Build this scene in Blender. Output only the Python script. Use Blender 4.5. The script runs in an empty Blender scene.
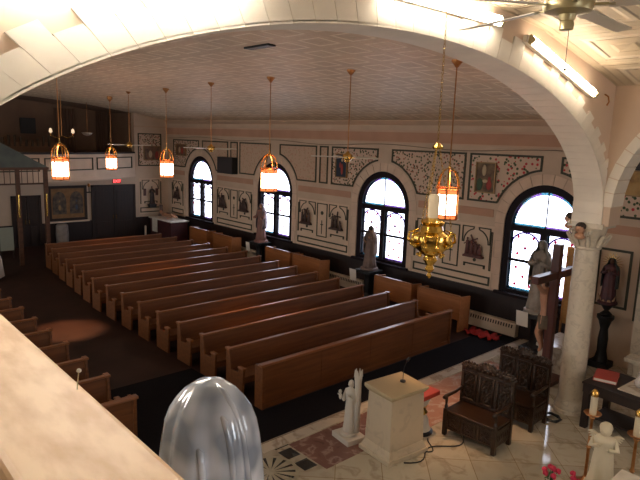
import bpy, bmesh, math, random
from mathutils import Vector, Matrix
random.seed(7)
PI = math.pi
sc = bpy.context.scene
col = sc.collection

# ------------------------------------------------------------------ mesh builder
class MB:
    def __init__(self): self.v = []; self.f = []; self.mi = []; self.cur = 0
    def add(self, vs, fs):
        o = len(self.v); self.v += [tuple(p) for p in vs]
        for f in fs: self.f.append(tuple(o + i for i in f)); self.mi.append(self.cur)
        return self
    def box(self, x0, x1, y0, y1, z0, z1, M=None):
        vs = [Vector((x, y, z)) for x in (x0, x1) for y in (y0, y1) for z in (z0, z1)]
        if M: vs = [M @ p for p in vs]
        return self.add(vs, [(0, 1, 3, 2), (4, 6, 7, 5), (0, 4, 5, 1), (2, 3, 7, 6), (0, 2, 6, 4), (1, 5, 7, 3)])
    def tube(self, pts, r, n=8, caps=True):
        pts = [Vector(p) for p in pts]
        rs = list(r) if isinstance(r, (list, tuple)) else [r] * len(pts)
        vs, fs = [], []
        up = None
        for i, p in enumerate(pts):
            d = (pts[min(i + 1, len(pts) - 1)] - pts[max(i - 1, 0)]).normalized()
            if up is None: up = Vector((0, 0, 1)) if abs(d.z) < .9 else Vector((1, 0, 0))
            s = d.cross(up).normalized(); up = s.cross(d).normalized()
            for k in range(n):
                a = 2 * PI * k / n; vs.append(p + (s * math.cos(a) + up * math.sin(a)) * rs[i])
        for i in range(len(pts) - 1):
            for k in range(n):
                a, b = i * n + k, i * n + (k + 1) % n; fs.append((a, b, b + n, a + n))
        if caps: fs.append(tuple(range(n))[::-1]); fs.append(tuple((len(pts) - 1) * n + k for k in range(n)))
        return self.add(vs, fs)
    def lathe(self, prof, c=(0, 0, 0), n=24, sx=1, sy=1, fold=None, M=None):
        vs, fs = [], []
        for i, (r, z) in enumerate(prof):
            for k in range(n):
                a = 2 * PI * k / n; rr = r * (fold(a, i / (len(prof) - 1)) if fold else 1)
                p = Vector((rr * sx * math.cos(a), rr * sy * math.sin(a), z))
                if M: p = M @ p
                vs.append((c[0] + p.x, c[1] + p.y, c[2] + p.z))
        for i in range(len(prof) - 1):
            for k in range(n):
                a, b = i * n + k, i * n + (k + 1) % n; fs.append((a, b, b + n, a + n))
        fs.append(tuple(range(n))[::-1]); fs.append(tuple((len(prof) - 1) * n + k for k in range(n)))
        return self.add(vs, fs)
    def ball(self, c, r, n=12, M=None):
        if not isinstance(r, (tuple, list)): r = (r, r, r)
        m = max(5, n // 2 + 1)
        prof = [(max(1e-4, math.sin(PI * i / m)), -math.cos(PI * i / m)) for i in range(m + 1)]
        vs, fs = [], []
        for (q, z) in prof:
            for k in range(n):
                a = 2 * PI * k / n; p = Vector((q * math.cos(a) * r[0], q * math.sin(a) * r[1], z * r[2]))
                if M: p = M @ p
                vs.append(Vector(c) + p)
        for i in range(m):
            for k in range(n):
                a, b = i * n + k, i * n + (k + 1) % n; fs.append((a, b, b + n, a + n))
        return self.add(vs, fs)
    def prism(self, pts, f):
        """pts: 2D outline; f(u, v, t) -> xyz with t in 0..1"""
        n = len(pts)
        vs = [f(u, v, 0) for u, v in pts] + [f(u, v, 1) for u, v in pts]
        fs = [tuple(range(n))[::-1], tuple(range(n, 2 * n))] + [(i, (i + 1) % n, (i + 1) % n + n, i + n) for i in range(n)]
        return self.add(vs, fs)
    def ribbon(self, pts, w, f, closed=True):
        """flat moulding of width w following a 2D outline (inside it), thickness by f(u,v,t)"""
        n = len(pts); inn = []
        for i in range(n):
            p0, p1, p2 = Vector(pts[i - 1] if closed or i else pts[i]), Vector(pts[i]), Vector(pts[(i + 1) % n] if closed or i < n - 1 else pts[i])
            d1 = (p1 - p0).normalized() if (p1 - p0).length > 1e-6 else (p2 - p1).normalized()
            d2 = (p2 - p1).normalized() if (p2 - p1).length > 1e-6 else d1
            n1, n2 = Vector((-d1.y, d1.x)), Vector((-d2.y, d2.x)); m = (n1 + n2)
            m = m.normalized() if m.length > 1e-6 else n1
            k = w / max(.4, m.dot(n1)); inn.append(p1 + m * k)
        for i in range(n if closed else n - 1):
            j = (i + 1) % n
            self.prism([tuple(pts[i]), tuple(pts[j]), tuple(inn[j]), tuple(inn[i])], f)
        return self
    def build(self, name, mat, parent=None, smooth=False, bevel=0, kind=None, loc=None):
        me = bpy.data.meshes.new(name); me.from_pydata([tuple(p) for p in self.v], [], self.f)
        mats = mat if isinstance(mat, (list, tuple)) else [mat]
        for m in mats: me.materials.append(m)
        if len(mats) > 1: me.polygons.foreach_set('material_index', self.mi)
        bm = bmesh.new(); bm.from_mesh(me); bmesh.ops.recalc_face_normals(bm, faces=bm.faces); bm.to_mesh(me); bm.free()
        if smooth:
            for p in me.polygons: p.use_smooth = True
            if smooth != 'all':
                try: me.set_sharp_from_angle(angle=math.radians(40))
                except Exception: pass
        o = bpy.data.objects.new(name, me); col.objects.link(o)
        if parent: o.parent = parent
        if loc: o.location = loc
        if kind: o['kind'] = kind
        if bevel:
            b = o.modifiers.new('bevel', 'BEVEL'); b.width = bevel; b.segments = 2; b.limit_method = 'ANGLE'
        return o

def tag(o, label, cat, group=None):
    o['label'] = label; o['category'] = cat
    if group: o['group'] = group
    return o
def thing(name, label, cat, loc=(0, 0, 0), rz=0, group=None):
    o = bpy.data.objects.new(name, None); col.objects.link(o); o.location = loc; o.rotation_euler.z = rz
    o.empty_display_size = .1
    return tag(o, label, cat, group)
def copy_tree(o, loc=None, label=None, parent=None, rz=None):
    c = o.copy(); col.objects.link(c)
    if parent: c.parent = parent
    if loc is not None: c.location = loc
    if rz is not None: c.rotation_euler.z = rz
    if label: c['label'] = label
    for ch in [x for x in bpy.data.objects if x.parent == o]: copy_tree(ch, parent=c)
    return c

# ------------------------------------------------------------------ materials
def mat(name, color, rough=.6, metal=0, spec=.5):
    m = bpy.data.materials.new(name); m.use_nodes = True; b = m.node_tree.nodes['Principled BSDF']
    b.inputs['Base Color'].default_value = (*color, 1); b.inputs['Roughness'].default_value = rough
    b.inputs['Metallic'].default_value = metal; b.inputs['Specular IOR Level'].default_value = spec
    return m
def N(m, t, **kw):
    n = m.node_tree.nodes.new(t)
    for k, v in kw.items(): setattr(n, k, v)
    return n
def L(m, a, b): m.node_tree.links.new(a, b)
def coords(m, scale=(1, 1, 1), rot=(0, 0, 0)):
    tc = N(m, 'ShaderNodeTexCoord'); mp = N(m, 'ShaderNodeMapping'); mp.inputs['Scale'].default_value = scale; mp.inputs['Rotation'].default_value = rot
    L(m, tc.outputs['Object'], mp.inputs['Vector']); return mp.outputs['Vector']
def ramp(m, src, stops):
    r = N(m, 'ShaderNodeValToRGB'); e = r.color_ramp.elements
    while len(e) < len(stops): e.new(.5)
    for i, (p, c) in enumerate(stops): e[i].position = p; e[i].color = (*c, 1)
    L(m, src, r.inputs['Fac']); return r.outputs['Color']
def bsdf(m): return m.node_tree.nodes['Principled BSDF']
def bump(m, h, strength=.3, dist=.02):
    b = N(m, 'ShaderNodeBump'); b.inputs['Strength'].default_value = strength; b.inputs['Distance'].default_value = dist
    L(m, h, b.inputs['Height']); L(m, b.outputs['Normal'], bsdf(m).inputs['Normal'])
def noisy(name, c1, c2, scale=4, rough=.6, stretch=(1, 1, 1), metal=0, bmp=0, detail=4, lo=.35, hi=.65, spec=.5):
    m = mat(name, c1, rough, metal, spec); n = N(m, 'ShaderNodeTexNoise'); n.inputs['Scale'].default_value = scale; n.inputs['Detail'].default_value = detail
    L(m, coords(m, stretch), n.inputs['Vector']); L(m, ramp(m, n.outputs['Fac'], [(lo, c1), (hi, c2)]), bsdf(m).inputs['Base Color'])
    if bmp: bump(m, n.outputs['Fac'], bmp)
    return m
def math_(m, op, a, b=None, c=None):
    n = N(m, 'ShaderNodeMath', operation=op)
    for i, x in enumerate((a, b, c)):
        if x is None: continue
        if hasattr(x, 'links'): L(m, x, n.inputs[i])
        else: n.inputs[i].default_value = x
    return n.outputs[0]
def emis(name, color, s):
    m = mat(name, color); b = bsdf(m); b.inputs['Emission Color'].default_value = (*color, 1); b.inputs['Emission Strength'].default_value = s
    return m

def tin(name, base, frame, s=.95):
    """pressed tin ceiling: repeated square coffers"""
    m = mat(name, base, .55)
    sx = N(m, 'ShaderNodeSeparateXYZ'); L(m, coords(m), sx.inputs[0])
    u = math_(m, 'ABSOLUTE', math_(m, 'SUBTRACT', math_(m, 'FRACT', math_(m, 'DIVIDE', sx.outputs[0], s)), .5))
    v = math_(m, 'ABSOLUTE', math_(m, 'SUBTRACT', math_(m, 'FRACT', math_(m, 'DIVIDE', sx.outputs[1], s)), .5))
    d = math_(m, 'MAXIMUM', u, v); e = math_(m, 'ADD', u, v)
    h = ramp(m, d, [(0, (.5,) * 3), (.1, (.9,) * 3), (.14, (.35,) * 3), (.25, (.35,) * 3), (.28, (1,) * 3), (.33, (1,) * 3), (.36, (.3,) * 3), (.45, (.3,) * 3), (.47, (.75,) * 3), (.5, (.75,) * 3)])
    nz = N(m, 'ShaderNodeTexNoise'); nz.inputs['Scale'].default_value = 1.3; nz.inputs['Detail'].default_value = 5
    L(m, coords(m), nz.inputs['Vector'])
    mx = N(m, 'ShaderNodeMix', data_type='RGBA'); L(m, ramp(m, d, [(.25, (0, 0, 0)), (.28, (1, 1, 1)), (.33, (1, 1, 1)), (.36, (0, 0, 0))]), mx.inputs[0])
    b2 = ramp(m, nz.outputs['Fac'], [(.3, tuple(c * .8 for c in base)), (.7, base)])
    L(m, b2, mx.inputs[6]); mx.inputs[7].default_value = (*frame, 1); L(m, mx.outputs[2], bsdf(m).inputs['Base Color'])
    bump(m, h, .9, .06)
    return m

def wood(name, c1, c2, rough=.35, scale=1.0, axis='y'):
    st = {'x': (.6, 9, 9), 'y': (9, .6, 9), 'z': (9, 9, .6)}[axis]
    m = mat(name, c1, rough); n = N(m, 'ShaderNodeTexNoise'); n.inputs['Scale'].default_value = 1.6 * scale; n.inputs['Detail'].default_value = 6; n.inputs['Distortion'].default_value = .6
    L(m, coords(m, st), n.inputs['Vector']); L(m, ramp(m, n.outputs['Fac'], [(.3, c1), (.7, c2)]), bsdf(m).inputs['Base Color']); bump(m, n.outputs['Fac'], .08, .005)
    return m

def marble(name, c1, c2, vein, rough=.15, scale=1.5, tile=None, grout=(.12, .1, .08)):
    m = mat(name, c1, rough); v = coords(m)
    n = N(m, 'ShaderNodeTexNoise'); n.inputs['Scale'].default_value = scale; n.inputs['Detail'].default_value = 8; n.inputs['Distortion'].default_value = .5; L(m, v, n.inputs['Vector'])
    c = ramp(m, n.outputs['Fac'], [(.25, c2), (.42, c1), (.52, c1), (.6, vein), (.66, c1), (.8, c2)])
    if tile:
        br = N(m, 'ShaderNodeTexBrick'); br.offset = 0; br.inputs['Scale'].default_value = 1; br.inputs['Brick Width'].default_value = tile; br.inputs['Row Height'].default_value = tile
        br.inputs['Mortar Size'].default_value = .006; br.inputs['Color1'].default_value = (1, 1, 1, 1); br.inputs['Color2'].default_value = (.78, .78, .78, 1); br.inputs['Mortar'].default_value = (*[g / max(c1) for g in grout], 1)
        L(m, coords(m, rot=(0, 0, .785)), br.inputs['Vector'])
        mx = N(m, 'ShaderNodeMix', data_type='RGBA', blend_type='MULTIPLY'); mx.inputs[0].default_value = 1; L(m, c, mx.inputs[6]); L(m, br.outputs['Color'], mx.inputs[7]); c = mx.outputs[2]
    L(m, c, bsdf(m).inputs['Base Color']); return m

def floral(name, base, dots, dens=.36, scale=9):
    """stencilled wall field: scattered leaves and blossoms"""
    m = mat(name, base, .8); v = coords(m)
    vo = N(m, 'ShaderNodeTexVoronoi'); vo.inputs['Scale'].default_value = scale; L(m, v, vo.inputs['Vector'])
    hue = N(m, 'ShaderNodeSeparateXYZ'); L(m, vo.outputs['Color'], hue.inputs[0])
    cr = N(m, 'ShaderNodeValToRGB'); cr.color_ramp.interpolation = 'CONSTANT'; e = cr.color_ramp.elements
    while len(e) < len(dots): e.new(.5)
    for i, c in enumerate(dots): e[i].position = i / len(dots); e[i].color = (*c, 1)
    L(m, hue.outputs[0], cr.inputs['Fac'])
    mask = math_(m, 'LESS_THAN', vo.outputs['Distance'], dens)
    mx = N(m, 'ShaderNodeMix', data_type='RGBA'); L(m, mask, mx.inputs[0]); mx.inputs[6].default_value = (*base, 1); L(m, cr.outputs['Color'], mx.inputs[7])
    L(m, mx.outputs[2], bsdf(m).inputs['Base Color']); return m

def patch(name, cols, scale=3, rough=.6, stretch=(1, 1, 1)):
    """patchy oil-painting colours"""
    m = mat(name, cols[0], rough); n = N(m, 'ShaderNodeTexNoise'); n.inputs['Scale'].default_value = scale; n.inputs['Detail'].default_value = 3
    L(m, coords(m, stretch), n.inputs['Vector']); k = len(cols)
    L(m, ramp(m, n.outputs['Fac'], [(.3 + .4 * i / max(1, k - 1), c) for i, c in enumerate(cols)]), bsdf(m).inputs['Base Color']); return m

plaster = noisy('plaster', (.63, .49, .37), (.56, .43, .32), 1.2, .85)
plaster_lt = noisy('white_paint', (.78, .62, .48), (.70, .55, .42), 2, .8)
panel_white = noisy('panel_white', (.72, .56, .42), (.66, .51, .38), 1.5, .8)
band_m = noisy('band', (.54, .32, .22), (.48, .28, .19), 1.5, .85)
bandlt_m = noisy('cornice', (.64, .46, .33), (.57, .41, .30), 1.5, .8)
arch_m = noisy('arch_stone', (.82, .76, .66), (.76, .70, .61), 3, .75)
sanct_wall = noisy('sanctuary_paint', (.66, .51, .39), (.61, .47, .36), 1, .8)
dark_wain = wood('wainscot', (.010, .004, .004), (.018, .008, .007), .55, 1, 'z')
darkwood = wood('dark_wood', (.012, .006, .004), (.026, .011, .007), .55, 1, 'z')
chairwood = noisy('carved_wood', (.014, .006, .003), (.05, .022, .009), 22, .32, bmp=.9)
chairflat = wood('chair_wood', (.018, .008, .004), (.045, .02, .009), .3, 1, 'x')
pew_m = wood('pew_oak', (.115, .036, .008), (.195, .066, .016), .5, 1, 'y')
pewcap = wood('pew_cap', (.21, .075, .025), (.30, .115, .04), .3, 1, 'y')
benchm = wood('bench_oak', (.27, .095, .027), (.38, .14, .042), .45, 1, 'x')
frame_m = mat('frame_green', (.045, .042, .022), .6)
winframe = mat('window_dark', (.010, .005, .008), .6, 0, .2)
tin_n = tin('tin_ceiling', (.74, .57, .39), (.88, .74, .56), .75)
tin_s = tin('tin_ceiling_cream', (.66, .55, .40), (.74, .64, .5), 1.4)
floor_m = noisy('nave_floor', (.026, .010, .006), (.040, .016, .010), 1.5, .6, spec=.2)
carpet = noisy('dark_carpet', (.008, .007, .009), (.013, .011, .013), 40, .95, spec=.1)
marble_f = marble('floor_marble', (.55, .49, .38), (.45, .39, .29), (.40, .34, .25), .07, 2.6, .75, (.26, .21, .15))
marble_w = marble('white_marble', (.62, .56, .46), (.52, .46, .38), (.38, .31, .24), .2, 2.5)
marble_r = marble('red_marble', (.20, .10, .08), (.11, .05, .04), (.36, .24, .2), .15, 4)
marble_p = marble('pink_marble', (.45, .24, .18), (.33, .16, .12), (.55, .42, .35), .15, 4)
marble_k = marble('black_marble', (.012, .012, .012), (.02, .02, .02), (.06, .06, .06), .12, 4)
marble_c = marble('column_marble', (.66, .59, .48), (.58, .52, .42), (.54, .48, .39), .2, 7)
brass = noisy('brass', (.75, .47, .14), (.5, .28, .07), 12, .25, metal=1)
copper = noisy('copper_brass', (.55, .26, .10), (.4, .17, .06), 12, .35, metal=1)
gold = noisy('gold', (.9, .62, .16), (.6, .36, .07), 14, .2, metal=1)
black = mat('black', (.008, .008, .009), .45)
whitep = mat('white_plaster', (.66, .61, .53), .55)
ivory = mat('ivory', (.72, .64, .47), .45)
paper = mat('paper', (.75, .7, .62), .8)
linen = noisy('linen', (.72, .66, .58), (.62, .56, .48), 6, .9)
flesh = noisy('painted_flesh', (.55, .30, .19), (.48, .25, .15), 6, .5)
crossw = wood('cross_wood', (.055, .012, .008), (.10, .024, .014), .35, 1, 'z')
lampglass = emis('lamp_glass', (1, .76, .6), 18)
lampedge = emis('lamp_coloured_glass', (1, .22, .06), 1.6)
tube_em = emis('tube', (1, .88, .70), 55); tube_lo = emis('tube_sloping', (1, .84, .64), 24); tube_added = emis('added_tube_left', (1, .9, .75), 170)  # the strongest one is for the unseen fittings added at the left
redcloth = noisy('red_cloth', (.45, .02, .015), (.3, .012, .01), 6, .7)
redbook = mat('red_leather', (.42, .05, .03), .4)

# ------------------------------------------------------------------ camera
cam = bpy.data.cameras.new('camera'); co = bpy.data.objects.new('camera', cam); col.objects.link(co)
CH = 5.2; yaw, pitch, roll = .828969, .172776, .033663
f_ = Vector((-math.sin(yaw) * math.cos(pitch), math.cos(yaw) * math.cos(pitch), -math.sin(pitch)))
r_ = Vector((math.cos(yaw), math.sin(yaw), 0)); u_ = r_.cross(f_)
r2 = r_ * math.cos(roll) + u_ * math.sin(roll); u2 = -r_ * math.sin(roll) + u_ * math.cos(roll)
Mc = Matrix((r2, u2, -f_)).transposed().to_4x4(); Mc.translation = (0, 0, CH); co.matrix_world = Mc
cam.sensor_width = 36; cam.lens = 577.6 / 640 * 36; cam.clip_start = .05; cam.clip_end = 200
sc.camera = co

# ------------------------------------------------------------------ shell
YC = 5.1; WY = 14.45; BX = -27.7; HW = WY - YC
WINX = [-7.1, -12.75, -18.6, -24.4]; WR = 1.15; ZSP = 3.07; ZSILL = 1.18
def prof(tbl):
    def g(y):
        d = abs(y - YC)
        for (a, za), (b, zb) in zip(tbl, tbl[1:]):
            if d <= b: return za + (zb - za) * (d - a) / (b - a)
        return tbl[-1][1]
    return g
cz = prof([(0, 6.78), (3.3, 6.62), (5.4, 6.45), (7.5, 6.19), (9.35, 5.85)])
sz = prof([(0, 7.02), (1.4, 6.97), (3, 6.84), (5.1, 6.45), (7, 6.03), (9.35, 5.5)])
YS = [YC + s * d for s in (-1, 1) for d in (0, .8, 1.4, 2.2, 3, 3.3, 4.2, 5.1, 5.4, 6.4, 7, 7.5, 8.4, 9.35)]
YS = sorted(set(YS))

def arched(mb, f, u0, u1, z0, top, openings, n=28):
    """wall with (half-elliptical) arched openings (uc, a, sill, spring, b); f(u,z,t)"""
    us = {u0, u1}
    for y in YS:
        if callable(top) and u0 < y < u1: us.add(y)
    for (uc, a, s, sp, b) in openings:
        for i in range(n + 1): us.add(uc - a * math.cos(PI * i / n))
    us = sorted(u for u in us if u0 - 1e-6 <= u <= u1 + 1e-6)
    tp = top if callable(top) else (lambda u: top)
    def q(a, b, c, d, rev=False): mb.add([a, b, c, d], [(0, 1, 2, 3)])
    def colm(a, b, za0, za1, zb0, zb1):
        if za1 - za0 < 1e-5 and zb1 - zb0 < 1e-5: return
        mb.prism([(a, za0), (b, zb0), (b, zb1), (a, za1)], f)
    for a, b in zip(us, us[1:]):
        if b - a < 1e-6: continue
        m = (a + b) / 2; op = None
        for o in openings:
            if abs(m - o[0]) < o[1]: op = o
        if not op: colm(a, b, z0, tp(a), z0, tp(b)); continue
        uc, w, s, sp, h = op
        if s > z0 + 1e-4: colm(a, b, z0, s, z0, s)
        g = lambda u: sp + h * math.sqrt(max(0, 1 - ((u - uc) / w) ** 2))
        colm(a, b, g(a), tp(a), g(b), tp(b))
fR = lambda u, z, t: (u, WY + .3 * t, z)
mb = MB(); arched(mb, fR, BX - 3.3, 5, 0, 6.4, [(x, WR, ZSILL, ZSP, WR) for x in WINX]); mb.build('wall_right', plaster, kind='structure')
mb = MB(); arched(mb, lambda u, z, t: (u, 2 * YC - WY - .3 * t, z), BX - 3.3, 5, 0, 6.4, [(x, WR, ZSILL, ZSP, WR) for x in WINX]); mb.build('wall_left', plaster, kind='structure')  # mirrored window openings are unseen, added to let in more daylight
mb = MB()
for a, b in zip(YS, YS[1:]):
    mb.prism([(a, cz(a)), (b, cz(b)), (b, cz(b) + .15), (a, cz(a) + .15)], lambda u, v, t: (BX - .3 + t * (-4.55 - BX + .3), u, v))
mb.build('ceiling', tin_n, kind='structure')
mb = MB()
for a, b in zip(YS, YS[1:]):
    mb.prism([(a, sz(a)), (b, sz(b)), (b, sz(b) + .15), (a, sz(a) + .15)], lambda u, v, t: (-4.55 + t * 9.6, u, v))
mb.build('ceiling', tin_s, kind='structure')
MB().box(BX - 3.5, -7.35, -4.6, 14.8, -.2, 0).build('floor', floor_m, kind='structure')
MB().box(-7.35, 5, -4.6, 14.8, -.2, 0).build('floor', marble_f, kind='structure')
mb = MB(); arched(mb, lambda u, z, t: (4.9 + .2 * t, u, z), -4.6, 14.8, 0, 7.2, [(1.6, .85, 3.9, 5.2, .85), (8.6, .85, 2.2, 4.2, .85)]); mb.build('wall_front', sanct_wall, kind='structure')  # openings behind the camera are added to light the rail and statuette
# back wall with the gallery opening above (Y < 12.68)
mb = MB(); mb.box(BX - .3, BX, -4.25, 12.68, 0, 3.1); mb.box(BX - .3, BX, 12.68, 14.45, 0, 6.4); mb.build('wall_back', plaster, kind='structure')
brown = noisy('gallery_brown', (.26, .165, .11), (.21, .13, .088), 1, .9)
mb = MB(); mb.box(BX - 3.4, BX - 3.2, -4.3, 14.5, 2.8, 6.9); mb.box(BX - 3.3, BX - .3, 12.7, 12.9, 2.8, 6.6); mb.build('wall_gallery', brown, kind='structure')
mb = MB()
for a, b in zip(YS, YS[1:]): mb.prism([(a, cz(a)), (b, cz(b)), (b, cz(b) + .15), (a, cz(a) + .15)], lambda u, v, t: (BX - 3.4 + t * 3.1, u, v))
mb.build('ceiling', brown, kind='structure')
# bowed gallery: floor slab, parapet front, cap rail, panel mouldings
gx = lambda y: -25.2 - 2.45 * ((y - 5.1) / 7.55) ** 2
ys = [-2.5 + 15.18 * i / 30 for i in range(31)]
par = MB(); slab = MB(); cap = MB(); soff = MB()
for a, b in zip(ys, ys[1:]):
    A, B = gx(a), gx(b)
    def q4(mb, dA, dB, z0, z1): mb.add([(A + dA, a, z0), (A + dB, a, z0), (B + dB, b, z0), (B + dA, b, z0), (A + dA, a, z1), (A + dB, a, z1), (B + dB, b, z1), (B + dA, b, z1)], [(0, 3, 2, 1), (4, 5, 6, 7), (0, 1, 5, 4), (2, 3, 7, 6), (1, 2, 6, 5), (0, 4, 7, 3)])
    q4(par, -.12, 0, 3.08, 4.2); q4(cap, -.2, .05, 4.2, 4.28); q4(par, 0, .04, 3.06, 3.2)
    slab.add([(BX - 3.3, a, 3.0), (A - .05, a, 3.0), (B - .05, b, 3.0), (BX - 3.3, b, 3.0), (BX - 3.3, a, 3.12), (A - .05, a, 3.12), (B - .05, b, 3.12), (BX - 3.3, b, 3.12)], [(0, 3, 2, 1), (4, 5, 6, 7), (0, 1, 5, 4), (2, 3, 7, 6), (1, 2, 6, 5), (0, 4, 7, 3)])
slab.build('floor', plaster, kind='structure'); par.build('wall_parapet', plaster_lt, kind='structure'); cap.build('trim_1', darkwood, kind='structure')
mol = MB()
for (y0, y1) in ((10.25, 12.45), (7.75, 10.05), (5.25, 7.55), (2.75, 5.05), (.25, 2.55)):
    n = 8
    for i in range(n):
        a, b = y0 + (y1 - y0) * i / n, y0 + (y1 - y0) * (i + 1) / n
        for z in (3.5, 4.0): mol.add([(gx(a), a, z), (gx(b), b, z), (gx(b), b, z + .05), (gx(a), a, z + .05), (gx(a) + .02, a, z), (gx(b) + .02, b, z), (gx(b) + .02, b, z + .05), (gx(a) + .02, a, z + .05)], [(4, 5, 6, 7), (0, 4, 7, 3), (0, 1, 5, 4), (3, 7, 6, 2)])
    for y in (y0, y1 - .05): mol.box(gx(y) - .01, gx(y) + .025, y, y + .05, 3.5, 4.05)
mol.build('trim_2', frame_m, kind='structure')

# chancel arch wall (two faces, real thickness) and the voussoir blocks on it
XA0, XA1 = -4.8, -4.3; AC, AA, AZ, AB = 5.5, 5.4, 4.0, 2.42
fA = lambda u, z, t: (XA0 + (XA1 - XA0) * t, u, z)
mb = MB(); arched(mb, fA, -4.25, 11.45, 0 + 3.8, lambda y: 7.1, [(AC, AA, 3.8, AZ, AB)], 64)
# left springing pier down to the floor
mb.box(XA0, XA1, -4.25, .1, 0, 3.8)
# header over the side aisle
arched(mb, fA, 11.45, 14.45, 4.9, lambda y: 6.4, [(12.95, 1.45, 4.9, 4.9, .55)], 20)
mb.build('wall_chancel', sanct_wall, kind='structure')
vb = MB(); nb = 58
def el(a, k=0): return (AC - (AA + k) * math.cos(a), AZ + (AB + k) * math.sin(a))
for i in range(nb):
    a0, a1 = PI * i / nb + .0007, PI * (i + 1) / nb - .0007
    am = (a0 + a1) / 2; k = .38 if i % 2 else .26
    ps = [el(a0), el(am), el(a1), el(a1, k), el(am, k), el(a0, k)]
    vb.prism(ps, lambda u, v, t: (XA0 - .012 + (XA1 - XA0 + .035) * t, u, v))
    # soffit lining stone
    ps = [el(a0, -.02), el(am, -.02), el(a1, -.02), el(a1, .01), el(am, .01), el(a0, .01)]
    vb.prism(ps, lambda u, v, t: (XA0 - .012 + (XA1 - XA0 + .035) * t, u, v))
for i in range(nb):
    a0, a1 = PI * i / nb, PI * (i + 1) / nb
    vb.prism([el(a0, -.014), el(a1, -.014), el(a1, .24), el(a0, .24)], lambda u, v, t: (XA0 - .006 + (XA1 - XA0 + .023) * t, u, v))
vb.build('trim_3', arch_m, kind='structure')
# arch opening along the side of the sanctuary
fB = lambda u, z, t: (u, 10.9 + .5 * t, z)
mb = MB(); arched(mb, fB, XA1, 5, 3.8, 6.6, [(-2.15, 2.0, 3.8, 4.15, 1.95)], 32)
mb.box(-.15, 5, 10.9, 11.4, 0, 3.8)
mb.build('wall_arcade', sanct_wall, kind='structure')
vb = MB()
for i in range(24):
    a0, a1 = PI * i / 24 + .004, PI * (i + 1) / 24 - .004; k = .16
    ps = [(-2.15 - (2.0 + d) * math.cos(a), 4.15 + (1.95 + d) * math.sin(a)) for a, d in ((a0, -.02), (a1, -.02), (a1, k), (a0, k))]
    vb.prism(ps, lambda u, v, t: (u, 10.885 + .53 * t, v))
vb.build('trim_4', arch_m, kind='structure')
# squared pier blocks over the column
mb = MB()
for k in range(2):
    mb.box(XA0 - .02, XA1 + .03, 10.86, 11.43, 3.82 + .2 * k - (.0 if k else .0), 4.015 + .2 * k)
mb.build('trim_5', arch_m, kind='structure')

# wall dressing of the window wall: wainscot, bands, cornice
mb = MB(); mb.box(BX, -5.8, WY - .05, WY, 0, 1.06); mb.box(BX, -5.8, WY - .08, WY, 1.06, 1.12)
mb.box(BX, BX + .05, -4.25, 10.45, 0, 1.0); mb.box(BX, BX + .05, 12.65, WY, 0, 1.0); mb.build('baseboard_right', dark_wain, kind='structure')
mb = MB()
segs = []; xs = sorted(WINX); prev = BX
for x in xs: segs.append((prev, x - 1.5)); prev = x + 1.5
segs.append((prev, -4.6))
for a, b in segs: mb.box(a, b, WY - .012, WY, 3.2, 3.42)
mb.box(BX, 2, WY - .02, WY, 5.2, 5.5); mb.build('trim_6', band_m, kind='structure')
mb = MB(); mb.box(BX, 2, WY - .06, WY, 5.5, 5.56); mb.box(BX, 2, WY - .045, WY, 5.16, 5.2)
mb.prism([(WY, 5.72), (WY - .16, 5.84), (WY - .16, 5.9), (WY, 5.95)], lambda u, v, t: (BX + t * (2 - BX), u, v))
mb.box(BX, BX + .06, 12.68, WY, 5.5, 5.56); mb.build('trim_7', bandlt_m, kind='structure')

# windows
def clear(name, c, gl=.04):
    m = bpy.data.materials.new(name); m.use_nodes = True; nt = m.node_tree; nt.nodes.clear()
    o = nt.nodes.new('ShaderNodeOutputMaterial'); t = nt.nodes.new('ShaderNodeBsdfTransparent'); g = nt.nodes.new('ShaderNodeBsdfGlossy'); x = nt.nodes.new('ShaderNodeMixShader')
    t.inputs[0].default_value = (*c, 1); g.inputs[1].default_value = .1; x.inputs[0].default_value = gl
    nt.links.new(t.outputs[0], x.inputs[1]); nt.links.new(g.outputs[0], x.inputs[2]); nt.links.new(x.outputs[0], o.inputs[0]); return m
glass_c = clear('pale_glass', (.86, .88, .96)); glass_t = clear('teal_border_glass', (.16, .31, .36)); glass_r = clear('red_glass', (.36, .05, .12)); glass_l = clear('lavender_glass', (.29, .2, .38)); 
lead = clear('violet_leading', (.13, .07, .24))
stone_r = noisy('window_stone', (.72, .55, .42), (.65, .49, .37), 3, .8)
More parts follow.
